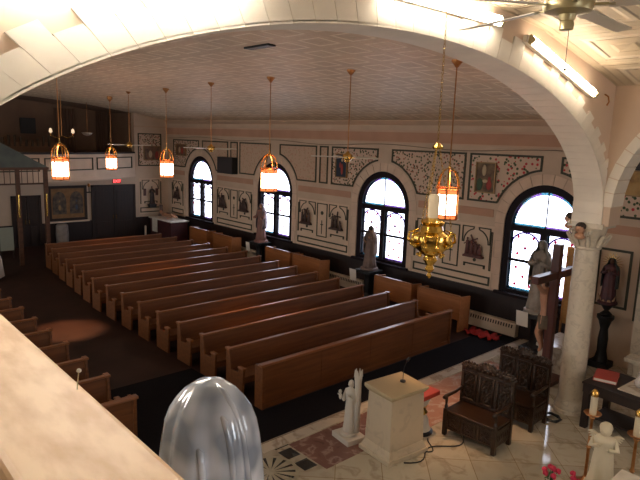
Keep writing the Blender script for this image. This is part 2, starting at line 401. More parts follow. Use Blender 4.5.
for wi, wx in enumerate(WINX):
    root = bpy.data.objects.new('window_%d' % (wi + 1), None); col.objects.link(root); root['kind'] = 'structure'
    root.location = (wx, WY, 0)
    F = lambda a, b: (lambda u, v, t: (u, a + (b - a) * t, v))
    fr = MB(); n = 28; R0, R1 = WR + .0, WR - .2
    for i in range(n):
        a0, a1 = PI * i / n, PI * (i + 1) / n
        fr.prism([(-R0 * math.cos(a0), ZSP + R0 * math.sin(a0)), (-R0 * math.cos(a1), ZSP + R0 * math.sin(a1)), (-R1 * math.cos(a1), ZSP + R1 * math.sin(a1)), (-R1 * math.cos(a0), ZSP + R1 * math.sin(a0))], F(.02, .2))
    for s in (-1, 1): fr.box(min(s * R0, s * R1), max(s * R0, s * R1), .02, .2, ZSILL, ZSP)
    fr.box(-R1, R1, .02, .2, ZSILL, ZSILL + .1); fr.box(-R1, R1, .03, .2, ZSP - .16, ZSP); fr.box(-.09, .09, .03, .2, ZSILL + .1, ZSP - .16)
    fr.box(-1.25, 1.25, -.12, .05, ZSILL - .08, ZSILL)
    fr.build('window_frame', winframe, root)
    ml = MB(); ml.box(-.012, .012, .08, .12, ZSP, ZSP + R1)
    ml.ball((0, .06, ZSP), .035)
    zm = (ZSILL + ZSP) / 2 + -.02
    for s in (-1, 1): x0, x1 = sorted((s * .09, s * R1)); ml.box(x0, x1, .06, .13, zm - .035, zm + .035)
    ml.build('glazing_bar', winframe, root)
    # fanlight: pale glass with thin coloured border
    g = MB(); bd = MB(); R2 = R1 - .07
    g.prism([(-R1 * math.cos(PI * i / n), ZSP + R1 * math.sin(PI * i / n)) for i in range(n + 1)], F(.10, .104)); g.build('pane', glass_c, root)
    for i in range(n):
        a0, a1 = PI * i / n, PI * (i + 1) / n; bd.cur = 0 if i % 6 < 3 else 1
        bd.prism([(-R1 * math.cos(a0), ZSP + R1 * math.sin(a0)), (-R1 * math.cos(a1), ZSP + R1 * math.sin(a1)), (-R2 * math.cos(a1), ZSP + R2 * math.sin(a1)), (-R2 * math.cos(a0), ZSP + R2 * math.sin(a0))], F(.092, .096))
    bd.cur = 0; bd.box(-R2, 0, .092, .096, ZSP, ZSP + .06); bd.cur = 1; bd.box(0, R2, .092, .096, ZSP, ZSP + .06)
    bd.build('border_glass', [glass_t, glass_l], root)
    for s in (-1, 1):
        x0, x1 = sorted((s * .09, s * R1)); xc = (x0 + x1) / 2; hw = (x1 - x0) / 2
        for (z0, z1, top) in ((ZSILL + .1, zm - .035, 0), (zm + .035, ZSP - .16, 1)):
            MB().box(x0, x1, .10, .104, z0, z1).build('pane', glass_c, root)
            bd = MB(); b = .045
            bd.cur = 0; bd.box(x0, x0 + b, .092, .096, z0, z1); bd.cur = 1; bd.box(x1 - b, x1, .092, .096, z0, z1)
            bd.cur = 0 if s < 0 else 1
            if not top: bd.box(x0, x1, .088, .0915, z0, z0 + .07)
            bd.build('border_glass', [glass_t, glass_l], root)
            ld = MB(); zc = (z0 + z1) / 2
            ld.cur = 0
            if top:
                zs = z1 - hw * .85
                for i in range(12):
                    a0, a1 = PI * i / 12, PI * (i + 1) / 12
                    ld.prism([(xc - k * math.cos(a), zs + k * .85 * math.sin(a)) for a, k in ((a0, hw), (a1, hw), (a1, hw - .055), (a0, hw - .055))], F(.08, .09))
                ld.box(x0, x1, .08, .09, zc - .095, zc - .07); ld.box(xc - .011, xc + .011, .08, .09, z0, z1)
            ld.build('leading', lead, root) if top else None
            rs = MB()
            for (dx, dz) in ((-.5, .3), (.5, .3), (-.5, -.3), (.5, -.3), (0, -.07 if top else 0)):
                c = (xc + dx * hw, zc + dz * (z1 - z0)); q = .05
                rs.prism([(c[0] - q, c[1]), (c[0], c[1] - q * 1.2), (c[0] + q, c[1]), (c[0], c[1] + q * 1.2)], F(.083, .09))
            rs.build('rosette', glass_r, root)
    # block surround
    sb = MB()
    for i in range(13):
        a0, a1 = PI * i / 13 + .008, PI * (i + 1) / 13 - .008; 
        sb.prism([(-k * math.cos(a), ZSP + k * math.sin(a)) for a, k in ((a0, WR), ((a0 + a1) / 2, WR), (a1, WR), (a1, 1.43), ((a0 + a1) / 2, 1.43), (a0, 1.43))], F(-.02, .0))
    for k in range(4):
        for s in (-1, 1): x0, x1 = sorted((s * WR, s * (1.43 if k % 2 else 1.36))); sb.box(x0, x1, -.02, 0, 1.13 + k * .485, 1.6 + k * .485)
    sb.build('window_surround', stone_r, root)

# painted upper panels (moulded outline + stencilled field)
fl_rose = floral('rose_field', (.66, .50, .38), [(.55, .04, .05), (.05, .08, .035), (.66, .50, .38), (.5, .06, .07), (.10, .12, .06), (.06, .09, .04)], .4, 11)
fl_vine = floral('vine_field', (.62, .46, .35), [(.07, .08, .035), (.62, .46, .35), (.05, .06, .03), (.10, .10, .05), (.34, .12, .08)], .42, 13)
fl_faint = floral('faint_field', (.56, .40, .29), [(.50, .30, .21), (.56, .40, .29), (.47, .36, .24)], .42, 12)
TN = [8]
def carve(x0, x1, z0, z1):
    """rectangle minus the discs round the windows"""
    out = []
    for (ax, az, bx, bz) in ((x0, z0, x1, z0), (x1, z0, x1, z1), (x1, z1, x0, z1), (x0, z1, x0, z0)):
        for i in range(16): out.append((ax + (bx - ax) * i / 16, az + (bz - az) * i / 16))
    res = []
    for (x, z) in out:
        for wx in WINX:
            d = math.hypot(x - wx, z - ZSP)
            if d < 1.5:
                # push outwards diagonally onto the ring
                ux, uz = (x - wx) / d, (z - ZSP) / d; x, z = wx + ux * 1.5, ZSP + uz * 1.5
        x = min(max(x, x0), x1); z = min(max(z, z0), z1)
        if not res or math.hypot(x - res[-1][0], z - res[-1][1]) > .02: res.append((x, z))
    if math.hypot(res[0][0] - res[-1][0], res[0][1] - res[-1][1]) < .02: res.pop()
    return res
def wall_panel(x0, x1, z0, z1, field, w=.055, f=None, wallmap=None, mw=frame_m):
    wallmap = wallmap or (lambda u, z, d: (u, WY - d, z))
    pts = carve(x0, x1, z0, z1) if wallmap.__code__.co_consts == (lambda u, z, d: (u, WY - d, z)).__code__.co_consts and z1 > 4 else [(x0, z0), (x1, z0), (x1, z1), (x0, z1)]
    o = MB().ribbon(pts, w, lambda u, v, t: wallmap(u, v, .006 + .024 * t)).build('trim_%d' % TN[0], mw, kind='structure'); TN[0] += 1
    if field: MB().prism(pts, lambda u, v, t: wallmap(u, v, .008 * t)).build('panel_field', field, o)
    return o
for (a, b, fld) in ((-27.0, -24.5, fl_vine), (-24.2, -22.0, fl_faint), (-21.8, -21.25, fl_faint), (-21.1, -18.9, fl_faint), (-18.3, -16.08, fl_faint), (-15.91, -15.46, fl_faint), (-15.27, -13.03, fl_vine), (-12.44, -9.62, fl_vine), (-9.49, -7.3, fl_rose), (-6.8, -3.6, fl_rose)):
    wall_panel(a, b, 3.6, 4.96, fld)
wB = lambda u, z, d: (BX + d, u, z)
wall_panel(12.86, 14.12, 3.57, 5.2, fl_vine, .055, None, wB)
# lower panels behind the stations
def lower_group(cx, mp=None, full=True):
    mp = mp or (lambda u, z, d: (u, WY - d, z))
    P = MB(); FM = MB()
    x0, x1 = (cx - 1.42, cx + 1.42) if full else (cx - .62, cx + .62)
    P.prism([(x0, 1.14), (x1, 1.14), (x1, 2.95), (x0, 2.95)], lambda u, v, t: mp(u, v, .012 * t))
    th = lambda u, v, t: mp(u, v, .012 + .02 * t)
    FM.ribbon([(x0 + .04, 1.22), (x1 - .04, 1.22), (x1 - .04, 1.48), (x0 + .04, 1.48)], .05, th)
    if full: FM.ribbon([(cx - .28, 1.6), (cx + .28, 1.6), (cx + .28, 2.86), (cx - .28, 2.86)], .035, th)
    cs = (cx - .84, cx + .84) if full else (cx,)
    for c in cs:
        for s in (-1, 1):
            a = c + s * .44
            # spandrel triangles over the arch
            ps = [(a, 2.84), (c + s * .1, 2.84)] + [(c + s * .42 * math.sin(k * PI / 12), 2.42 + .40 * math.cos(k * PI / 12)) for k in range(1, 7)] + [(a, 2.42)]
            FM.ribbon(ps if s < 0 else ps[::-1], .03, th)
            FM.box(*([0] * 6)) if False else None
            FM.prism([(c + s * .3, 1.68), (c + s * .36, 1.68), (c + s * .36, 1.78), (c + s * .3, 1.78)], th)
        FM.prism([(c - .36, 1.75), (c + .36, 1.75), (c + .36, 1.79), (c - .36, 1.79)], th)
        FM.prism([(c + .05 * math.cos(k), 1.90 + .05 * math.sin(k)) for k in [i * PI / 5 for i in range(10)]], th)
    for s in (-1, 1):
        e = (x1 if s > 0 else x0)
        ps = [(e - s * .04, 1.66), (e - s * .1, 1.66), (e - s * .1, 2.78), (e - s * .04, 2.78)]
        FM.ribbon(ps if s < 0 else ps[::-1], .02, th)
    if full:
        FM.prism([(cx - .012, 1.72), (cx + .012, 1.72), (cx + .012, 2.22), (cx - .012, 2.22)], th); FM.prism([(cx - .07, 2.05), (cx + .07, 2.05), (cx + .07, 2.08), (cx - .07, 2.08)], th)
        FM.prism([(cx + .07 * math.cos(k), 2.5 + .07 * math.sin(k)) for k in [i * PI / 5 for i in range(10)]], th)
    o = FM.build('trim_%d' % TN[0], frame_m, kind='structure'); TN[0] += 1
    P.build('panel_board', panel_white, o)
for c in (-9.93, -15.68, -21.5): lower_group(c)
lower_group(-26.6, None, False); lower_group(13.5, wB, False)
# right-hand framed bay for the crowned statue
wall_panel(-5.64, -4.86, 1.41, 2.84, None)
wall_panel(-4.7, -3.5, 1.2, 3.3, None)

# ------------------------------------------------------------------ back wall
def door_set(idx, y0, y1, z1):
    r = bpy.data.objects.new('door_%d' % idx, None); col.objects.link(r); r['kind'] = 'structure'; r.location = (BX, (y0 + y1) / 2, 0); w = (y1 - y0) / 2
    MB().box(0, .08, -w, -w + .1, 0, z1).box(0, .08, w - .1, w, 0, z1).box(0, .08, -w, w, z1 - .1, z1).build('door_frame', darkwood, r)
    for s in (-1, 1):
        a, b = sorted((s * .01, s * (w - .1)))
        d = MB().box(0, .05, a, b, .02, z1 - .1)
        for (u0, u1) in ((.15, .9), (1.05, z1 - .3)):
            d.box(.05, .065, a + .12, b - .12, u0, u1)
        d.build('door_leaf', darkwood, r)
        h = MB().tube([(.06, s * .08, 1.0), (.11, s * .08, 1.02), (.11, s * .08, 1.2), (.06, s * .08, 1.22)], .012); h.build('door_handle', brass, r)
door_set(1, 10.45, 12.65, 2.68); door_set(2, 6.95, 8.18, 2.3); door_set(3, 3.6, 6.3, 2.3)
s = thing('exit_sign', 'small glowing red EXIT sign over the dark double doors', 'sign', (BX + .06, 11.75, 2.86))
s.location = (BX, 11.72, 2.74)
MB().box(0, .07, -.2, .2, 0, .2).build('sign_housing', mat('sign_dark', (.12, .02, .02), .5), s)
cu = bpy.data.curves.new('exit_text', 'FONT'); cu.body = 'EXIT'; cu.size = .19; cu.extrude = .004; cu.align_x = 'CENTER'; cu.align_y = 'CENTER'
t = bpy.data.objects.new('sign_text', cu); col.objects.link(t); t.parent = s; t.location = (.078, 0, .1); cu.materials.append(emis('exit_red', (1, .08, .08), 5)); bpy.context.view_layer.update()
me = bpy.data.meshes.new_from_object(t.evaluated_get(bpy.context.evaluated_depsgraph_get())); bpy.data.objects.remove(t)
t = bpy.data.objects.new('sign_text', me); col.objects.link(t); t.parent = s; t.location = (.078, 0, .1); t.rotation_euler = (PI / 2, 0, PI / 2)

def painting(name, label, w, h, canvas, loc, rz=0, fr=frame_m, fw=.05, grp=None, extra=None, tilt=0):
    """faces local -Y"""
    r = thing(name, label, 'painting', loc, rz, grp); r.rotation_euler.x = tilt
    MB().ribbon([(-w / 2, -h / 2), (w / 2, -h / 2), (w / 2, h / 2), (-w / 2, h / 2)], fw, lambda u, v, t: (u, -.05 * t, v)).build('picture_frame', fr, r)
    MB().box(-w / 2 + fw, w / 2 - fw, -.02, 0, -h / 2 + fw, h / 2 - fw).build('canvas', canvas, r)
    if extra: extra(r)
    return r
goldfr = mat('gilt_frame', (.30, .18, .07), .4, .3)
def fig2(r, items):
    for nm, m, parts in items:
        mb = MB()
        for p in parts: mb.ball((p[0], -.022, p[1]), (p[2], .012, p[3]), 10)
        mb.build(nm, m, r, smooth='all')
p_dark = patch('painting_dark', [(.05, .035, .02), (.14, .08, .04), (.25, .17, .08)], 4)
p_brown = patch('painting_brown', [(.06, .04, .03), (.18, .10, .06), (.28, .12, .07)], 4)
redpaint = mat('paint_red', (.33, .05, .04), .7); cream = mat('paint_cream', (.5, .38, .24), .7); blue = mat('paint_blue', (.02, .03, .05), .7); green = mat('paint_green', (.05, .09, .05), .7)
painting('painting', 'tall dark painting with a red-robed kneeling figure, nearest the column', .64, .86, p_dark, (-8.93, WY - .03, 4.29), 0, goldfr, .03, None,
         lambda r: fig2(r, [('red_figure', redpaint, [(.13, -.2, .09, .14), (.13, -.03, .05, .06)]), ('pale_figure', cream, [(-.05, .2, .07, .16), (.0, -.1, .09, .05)]), ('dark_figure', green, [(-.17, -.2, .1, .18)])]))
painting('painting', 'small upright painting of a red figure on dark blue, behind the middle fan', .58, .84, blue, (-14.72, WY - .03, 4.3), 0, goldfr, .03, None,
         lambda r: fig2(r, [('robe', redpaint, [(.03, -.12, .06, .2), (-.06, .02, .05, .1)]), ('face', cream, [(.03, .2, .05, .06)])]))
painting('painting', 'dim brown painting in the corner panel left of the farthest window', .98, .58, p_brown, (-26.15, WY - .03, 4.45), 0, goldfr, .03, None,
         lambda r: fig2(r, [('figure', redpaint, [(.1, -.05, .12, .16)]), ('figure', cream, [(-.15, 0, .1, .15)])]))
painting('painting', 'dim wide painting in the panel right of the gallery', .92, .72, p_brown, (BX + .03, 13.6, 4.22), PI / 2, goldfr, .03, None,
         lambda r: fig2(r, [('figure', redpaint, [(.25, -.1, .1, .2)]), ('figure', cream, [(-.1, -.05, .1, .18)])]))
painting('painting', 'golden painting among red roses right of the column', .9, .6, patch('painting_gold', [(.10, .05, .02), (.45, .26, .08), (.5, .33, .13)], 3), (-4.95, WY - .03, 4.43), 0, goldfr, .03)
def twin(r):
    for s in (-1, 1):
        mb = MB(); mb.prism([(s * .38 + .3 * math.cos(a), .12 + .42 * math.sin(a)) for a in [i * PI / 10 for i in range(11)]] + [(s * .38 - .3, -.5), (s * .38 + .3, -.5)], lambda u, v, t: (u, -.02 - .012 * t, v)); mb.build('arched_panel', patch('icon', [(.03, .03, .03), (.10, .07, .05), (.16, .12, .07)], 6), r)
        fig2(r, [('icon_figure', [mat('icon_ochre', (.3, .19, .08), .7), mat('icon_blue', (.06, .08, .12), .7)][s > 0], [(s * .38, -.2, .14, .25), (s * .38, .1, .07, .09)])])
painting('painting', 'large brown framed painting of two arched icons left of the doors', 1.74, 1.62, patch('icon_ground', [(.20, .10, .035), (.30, .16, .06)], 5), (BX + .04, 9.36, 1.88), PI / 2, darkwood, .12, None, twin)
MB().box(BX, BX + .16, 8.45, 10.3, .99, 1.05).build('trim_%d' % TN[0], plaster_lt, kind='structure'); TN[0] += 1

# ------------------------------------------------------------------ pews
def pew(name, label, length, group):
    """local: back plane at x=0, seat towards +x, runs along y 0..length"""
    r = thing(name, label, 'pew', (0, 0, 0), 0, group)
    Mx = Matrix.Rotation(-.12, 4, 'Y')
    MB().box(-.03, .0, .04, length - .04, .12, .87, Mx @ Matrix.Translation((-.0, 0, 0))).build('backrest', pew_m, r)
    MB().box(-.17, -.075, .04, length - .04, .865, .905).build('top_rail', pewcap, r, bevel=.008)
    MB().box(0.0, .43, .04, length - .04, .40, .44).box(.38, .42, .04, length - .04, .3, .4).build('seat', pew_m, r, bevel=.006)
    for y in (0, length - .05):
        e = MB().prism([(-.18, 0), (.40, 0), (.44, .60), (.28, .60), (.26, .50), (.0, .48), (-.06, .88), (-.18, .88)], lambda u, v, t: (u, y + .05 * t, v)).build('end_panel', pew_m, r, bevel=.006)
        MB().box(-.2, -.04, y - .02, y + .07, .88, .92).build('end_cap', pewcap, e, bevel=.008)
        MB().box(.26, .46, y - .02, y + .07, .6, .635).build('arm_cap', pewcap, e, bevel=.008)
    k = MB().box(-.42, -.26, .15, length - .15, .16, .22).build('kneeler', mat('kneeler_vinyl', (.03, .012, .01), .5) if 'kneeler_vinyl' not in bpy.data.materials else bpy.data.materials['kneeler_vinyl'], r, bevel=.01)
    kl = MB()
    for y in (.3, length / 2, length - .3): kl.box(-.36, -.32, y, y + .04, 0, .16)
    kl.build('kneeler_support', pew_m, k)
    bk = MB()
    for y in (.8, length / 2, length - 1.2): bk.box(-.2, -.14, y, y + .4, .58, .60).box(-.205, -.2, y, y + .4, .58, .68)
    bk.build('book_rack', pew_m, r)
    return r
ORD = ['first', 'second', 'third', 'fourth', 'fifth', 'sixth', 'seventh', 'eighth', 'ninth', 'tenth', 'eleventh', 'twelfth', 'thirteenth', 'fourteenth']
PW = 1.035
proto = pew('pew', 'long oak pew right of the aisle, first row behind the front screen', 6.15, 'long pews right of the aisle')
for k in range(14):
    loc = (-9.45 - PW * k, 6.3 + max(0, k - 7) * .1, 0)
    if k == 0: proto.location = loc
    else: _p = copy_tree(proto, loc, 'long oak pew right of the aisle, %s row behind the front screen' % ORD[k] if k < 13 else 'long oak pew right of the aisle, last row before the entrance doors'); _p.scale.y = 1 - max(0, k - 8) * .045
proto = pew('pew', 'oak pew left of the aisle, first row behind its front screen', 6.1, 'pews left of the aisle')
for k in range(8):
    loc = (-9.62 - PW * k, -2.23, 0)
    if k == 0: proto.location = loc
    else: copy_tree(proto, loc, 'oak pew left of the aisle, %s row behind its front screen' % ORD[k])
def screen(label, y0, length, x):
    r = thing('pew_screen', label, 'pew', (x, y0, 0))
    b = MB(); n = 4
    for i in range(n): b.box(-.02, .02, .05 + (length - .1) * i / n, .05 + (length - .1) * (i + 1) / n - .006, .07, .87)
    b.build('front_panel', pew_m, r); MB().box(-.015, .015, .05, length - .05, .08, .87).box(-.03, .03, .05, length - .05, 0, .09).build('base_board', pew_m, r)
    MB().box(-.06, .06, -.03, length + .03, .87, .92).build('top_rail', pewcap, r, bevel=.012)
    for y in (0, length - .06): MB().box(-.2, .05, y, y + .06, 0, .87).build('end_panel', pew_m, r, bevel=.006)
screen('long smooth oak screen in front of the right pews, behind the lectern', 6.3, 6.15, -8.42)
screen('oak screen in front of the left pews', -2.23, 6.1, -8.62)
# wall-side benches, backs to the nave
def side_bench(x0, w, label, first=[None]):
    if first[0] is not None: return copy_tree(first[0], (x0, 13.4, 0), label)
    r = thing('side_bench', label, 'bench', (x0, 13.4, 0), 0, 'short benches along the window wall')
    MB().box(0.05, w - .05, 0, .04, .33, 1.0).build('backrest', benchm, r, bevel=.006)
    MB().box(0.03, w - .03, -.01, .07, 1.0, 1.03).build('top_rail', pewcap, r, bevel=.006)
    MB().box(.05, w - .05, .04, .42, .40, .44).build('seat', benchm, r, bevel=.006)
    for x in (0, w - .05): MB().prism([(0, 0), (.5, 0), (.5, .97), (0, 1.01)], lambda u, v, t: (x + .05 * t, u - .01, v)).build('end_panel', benchm, r, bevel=.006)
    first[0] = r; return r
for x0, lb in ((-12.0, 'short oak bench under the second window from the column'), (-10.27, 'short oak bench nearest the radiator by the front pew screen'),
               (-17.75, 'short oak bench just right of the second farthest window statue'), (-16.1, 'short oak bench midway between the two middle windows'),
               (-23.6, 'short oak bench beside the corner altar'), (-21.6, 'short oak bench just left of the farthest window statue')):
    side_bench(x0, 1.5, lb)

# sanctuary floor inlay
mb = MB(); mb.box(-7.35, -7.1, 5.4, 14.3, 0, .006); mb.box(-7.35, -7.1, -4, 4.6, 0, .006); mb.build('trim_40', marble_w, kind='structure')
MB().box(-7.38, -7.36, 3.9, 14.3, 0, .012).build('trim_41', mat('strip_edge', (.4, .34, .26), .3), kind='structure')
MB().box(-7.06, -6.1, 5.9, 8.3, 0, .005).build('trim_42', marble_r, kind='structure')
MB().box(-7.06, -5.9, 8.35, 12.2, 0, .005).build('trim_43', marble_p, kind='structure')
mb = MB()
for x in (-6.97, -6.55): mb.box(x, x + .27, 5.6, 5.86, 0, .004)
mb.box(-7.08, -7.06, 5.62, 5.9, 0, .004)
mb.build('trim_44', marble_k, kind='structure')
mb = MB(); mb.lathe([(.46, 0), (.46, .008), (.44, .009)], (-6.6, 5.15, 0), 40)
o = mb.build('trim_45', noisy('medallion_stone', (.38, .34, .24), (.3, .27, .18), 8, .3), kind='structure')
mb = MB()
for i in range(14):
    a = 2 * PI * i / 14; b = a + .2
    b = a + .12
    mb.prism([(-6.6 + .08 * math.cos(a), 5.15 + .08 * math.sin(a)), (-6.6 + .4 * math.cos(a - .02), 5.15 + .4 * math.sin(a - .02)), (-6.6 + .4 * math.cos(b), 5.15 + .4 * math.sin(b))], lambda u, v, t: (u, v, .009 + .002 * t))
mb.build('medallion_rays', marble_k, o)
o = MB().box(-11, -7.36, 3.95, 6.28, 0, .006).box(-8.35, -7.38, 6.28, 14.2, 0, .006).build('floor', carpet, kind='structure')

# ------------------------------------------------------------------ column
r = bpy.data.objects.new('column', None); col.objects.link(r); r['kind'] = 'structure'; r.location = (-4.58, 11.15, 0)
MB().lathe([(.30, 0), (.30, .06), (.28, .08), (.29, .13), (.26, .2), (.24, .26)], n=32).build('column_base', marble_c, r, smooth=True)
MB().lathe([(.235, .26), (.235, 1.5), (.228, 2.6), (.22, 3.3), (.25, 3.33), (.25, 3.37)], n=32).build('shaft', marble_c, r, smooth=True)
cp = MB().lathe([(.23, 3.37), (.26, 3.5), (.31, 3.68), (.33, 3.76)], n=24).box(-.3, .36, -.3, .3, 3.74, 3.83)
for i in range(8):
    a = PI / 8 + i * PI / 4; c, s = math.cos(a), math.sin(a)
    cp.tube([(.25 * c, .25 * s, 3.38), (.31 * c, .31 * s, 3.5), (.38 * c, .38 * s, 3.6), (.36 * c, .36 * s, 3.56)], [.05, .05, .035, .012], 6)
cp.build('capital', marble_c, r, smooth=True)
def cherub(a, zz, nm='cherub_head'):
    c, s = math.cos(a), math.sin(a); x, y, z = .37 * c, .37 * s, zz
    h = MB().ball((x, y, z), (.085, .085, .10), 12).ball((x + .08 * c, y + .08 * s, z - .01), .018, 8).ball((x - .02 * c, y - .02 * s, z - .14), (.10, .10, .07), 10)
    o = h.build(nm, flesh, r, smooth='all')
    MB().ball((x - .02 * c, y - .02 * s, z + .035), (.095, .095, .085), 12).build('hair', mat('dark_hair', (.03, .018, .012), .7), o, smooth='all')
    w = MB()
    for k in (-1, 1):
        M = Matrix.Rotation(a, 4, 'Z'); 
        for j in range(3): w.ball(Vector((x, y, z - .06)) + M @ Vector((-.02, k * (.1 + .05 * j), .02 * j - .03)), (.02, .06, .045), 8)
    w.build('wing', whitep, o, smooth='all')
for a, zz in ((-1.62, 3.72), (-2.75, 3.86)): cherub(a, zz)

# ------------------------------------------------------------------ hanging lanterns and fans
def lantern(label):
    r = thing('hanging_lantern', label, 'lantern', (0, 0, 0), 0, 'row of brass lanterns over the pews')
    n = 6; R = .2; z0, z1 = 0, .52; tr = .015
    MB().tube([(0, 0, 1.0), (0, 0, 3.2)], .011, 6).build('hanging_rod', copper, r)
    fr = MB()
    for i in range(n):
        a = 2 * PI * i / n; b = 2 * PI * (i + 1) / n; c, s = math.cos(a), math.sin(a); c2, s2 = math.cos(b), math.sin(b)
        fr.tube([(R * c, R * s, z0), (R * c, R * s, z1 + .04)], tr, 6)
        for z in (z0, z0 + .07, z1 - .07, z1): fr.tube([(R * c, R * s, z), (R * c2, R * s2, z)], .009, 6)
    fr.build('lantern_frame', copper, r)
    dm = MB()
    for i in range(n):
        a = 2 * PI * i / n; c, s = math.cos(a), math.sin(a)
        dm.tube([(R * 1.04 * c * math.cos(k * PI / 16), R * 1.04 * s * math.cos(k * PI / 16), z1 + .02 + .36 * math.sin(k * PI / 16)) for k in range(8)] + [(0, 0, z1 + .39)], .014, 6)
    dm.tube([(0, 0, z1 + .3), (0, 0, 1.02)], .012, 6).ball((0, 0, z1 + .4), .03)
    for k in range(24): a = 2 * PI * k / 24; b = 2 * PI * (k + 1) / 24; dm.tube([(R * 1.1 * math.cos(a), R * 1.1 * math.sin(a), z1 + .03), (R * 1.1 * math.cos(b), R * 1.1 * math.sin(b), z1 + .03)], .01, 5)
    dm.build('crown', brass, r)
    for i in range(n):
        a, b = 2 * PI * i / n, 2 * PI * (i + 1) / n; Rg = R * .97
        p = [(Rg * math.cos(a), Rg * math.sin(a)), (Rg * math.cos(b), Rg * math.sin(b))]
        def pan(za, zb): return MB().add([(*p[0], za), (*p[1], za), (*p[1], zb), (*p[0], zb)], [(0, 1, 2, 3)])
        g = pan(.085, .44); g.v; o = g.build('glass_panel', lampglass, r)
        so = o.modifiers.new('thick', 'SOLIDIFY'); so.thickness = .004
        e = MB(); e.add([(*p[0], 0), (*p[1], 0), (*p[1], .08), (*p[0], .08)], [(0, 1, 2, 3)]); e.add([(*p[0], .445), (*p[1], .445), (*p[1], .52), (*p[0], .52)], [(0, 1, 2, 3)])
        o2 = e.build('coloured_glass', lampedge, o)
    MB().lathe([(.03, -.03), (.06, -.01), (R, 0), (R * 1.08, .01), (R * 1.08, .02)], n=24).build('bottom_ring', copper, r, smooth=True)
    return r
LAMPS = [(-6.06, 8.6, 3.87, 'large brass lantern in front of the window wall, right beside the sanctuary lamp', 6.56), (-11.3, 8.6, 3.9, 'brass lantern glowing before the second farthest window', 6.56),
         (-16.9, 8.8, 3.84, 'brass lantern near the back corner, right of the gallery', 6.55), (-22.4, 9.3, 3.74, 'small brass lantern before the gallery above the EXIT sign', 6.5), (-15.2, 5.0, 3.98, 'leftmost brass lantern, over the aisle before the gallery', 6.75)]
pl = None
for (x, y, z, lb, ct) in LAMPS:
    if pl is None: pl = lantern(lb); o = pl; o.location = (x, y, z)
    else: o = copy_tree(pl, (x, y, z), lb)
    # rod length to the ceiling + ceiling rose
    for c in [q for q in bpy.data.objects if q.parent == o and q.name.startswith('hanging_rod')]:
        c.data = c.data.copy()
        for v in c.data.vertices:
            if v.co.z > 2: v.co.z = ct + .08 - z
    MB().lathe([(.02, -.12), (.05, -.08), (.10, -.02), (.10, .06)], (0, 0, cz(y) - z), n=16).build('ceiling_rose', copper, o, smooth=True)
    l = bpy.data.lights.new('lantern_light', 'SPOT'); l.energy = 260 if x != -15.2 else 1700; l.color = (1, .55, .28); l.spot_size = math.radians(62 if x != -15.2 else 32); l.spot_blend = .8; l.shadow_soft_size = .08
    lo = bpy.data.objects.new('lantern_light', l); col.objects.link(lo); lo.location = (x, y, z - .05)
def fan(label, blades=5, span=.76, rod=1.7, a0=.2, hubm=brass, blm=None, R=.1):
    r = thing('ceiling_fan', label, 'ceiling fan', (0, 0, 0), 0, 'ceiling fans' if R < .12 else None)
    MB().tube([(0, 0, .08), (0, 0, rod)], .011, 6).build('hanging_rod', copper, r)
    MB().lathe([(.02, -.11), (.05, -.1), (.06, -.06), (R, -.04), (R * 1.1, .0), (R, .05), (.05, .08), (.02, .12)], n=20).build('motor_housing', hubm, r, smooth=True)
    for i in range(blades):
        a = a0 + 2 * PI * i / blades; M = Matrix.Rotation(a, 4, 'Z') @ Matrix.Rotation(.16 if R < .12 else -.16, 4, 'X')
        b = MB().box(R + .1, span, -.06, .06, -.004, .004, M).build('blade', blm or mat('fan_blade_cream', (.82, .76, .66), .4), r)
        MB().box(R * .8, R + .14, -.015, .015, -.01, .004, M).build('blade_bracket', hubm, b)
    lk = MB()
    for i in range(4): a = i * PI / 2 + .4; lk.ball((.06 * math.cos(a), .06 * math.sin(a), -.1), .03, 8)
    return r
f1 = fan('brass ceiling fan hanging in front of the two middle windows'); f1.location = (-8.62, 8.6, 4.85)
f2 = copy_tree(f1, (-13.95, 8.6, 4.85), 'brass ceiling fan hanging in front of the farthest window')
f3 = copy_tree(f1, (-19.6, 8.8, 4.78), 'brass ceiling fan hanging at the right end of the gallery')
for o in (f1, f2, f3): MB().lathe([(.02, -.1), (.04, -.08), (.09, -.02), (.09, .05)], (0, 0, cz(8.6) - o.location.z), n=16).build('ceiling_rose', copper, o, smooth=True)
nickel = noisy('aged_nickel', (.55, .48, .28), (.42, .36, .2), 4, .35, metal=.6)
f4 = fan('large cream and brass ceiling fan over the sanctuary, at the top edge', 5, 1.1, .95, .35, nickel, mat('fan_blade_white', (.72, .66, .55), .45), .155); f4.location = (-2.0, 4.1, 6.17)
mb = MB().lathe([(.035, -.165), (.046, -.16), (.05, -.12), (.04, -.10)], n=16); mb.build('switch_cup', nickel, f4, smooth=True)
MB().tube([(.02, 0, -.16), (.02, 0, -.42)], .0025, 5).ball((.02, 0, -.43), .012, 8).build('pull_chain', black, f4)

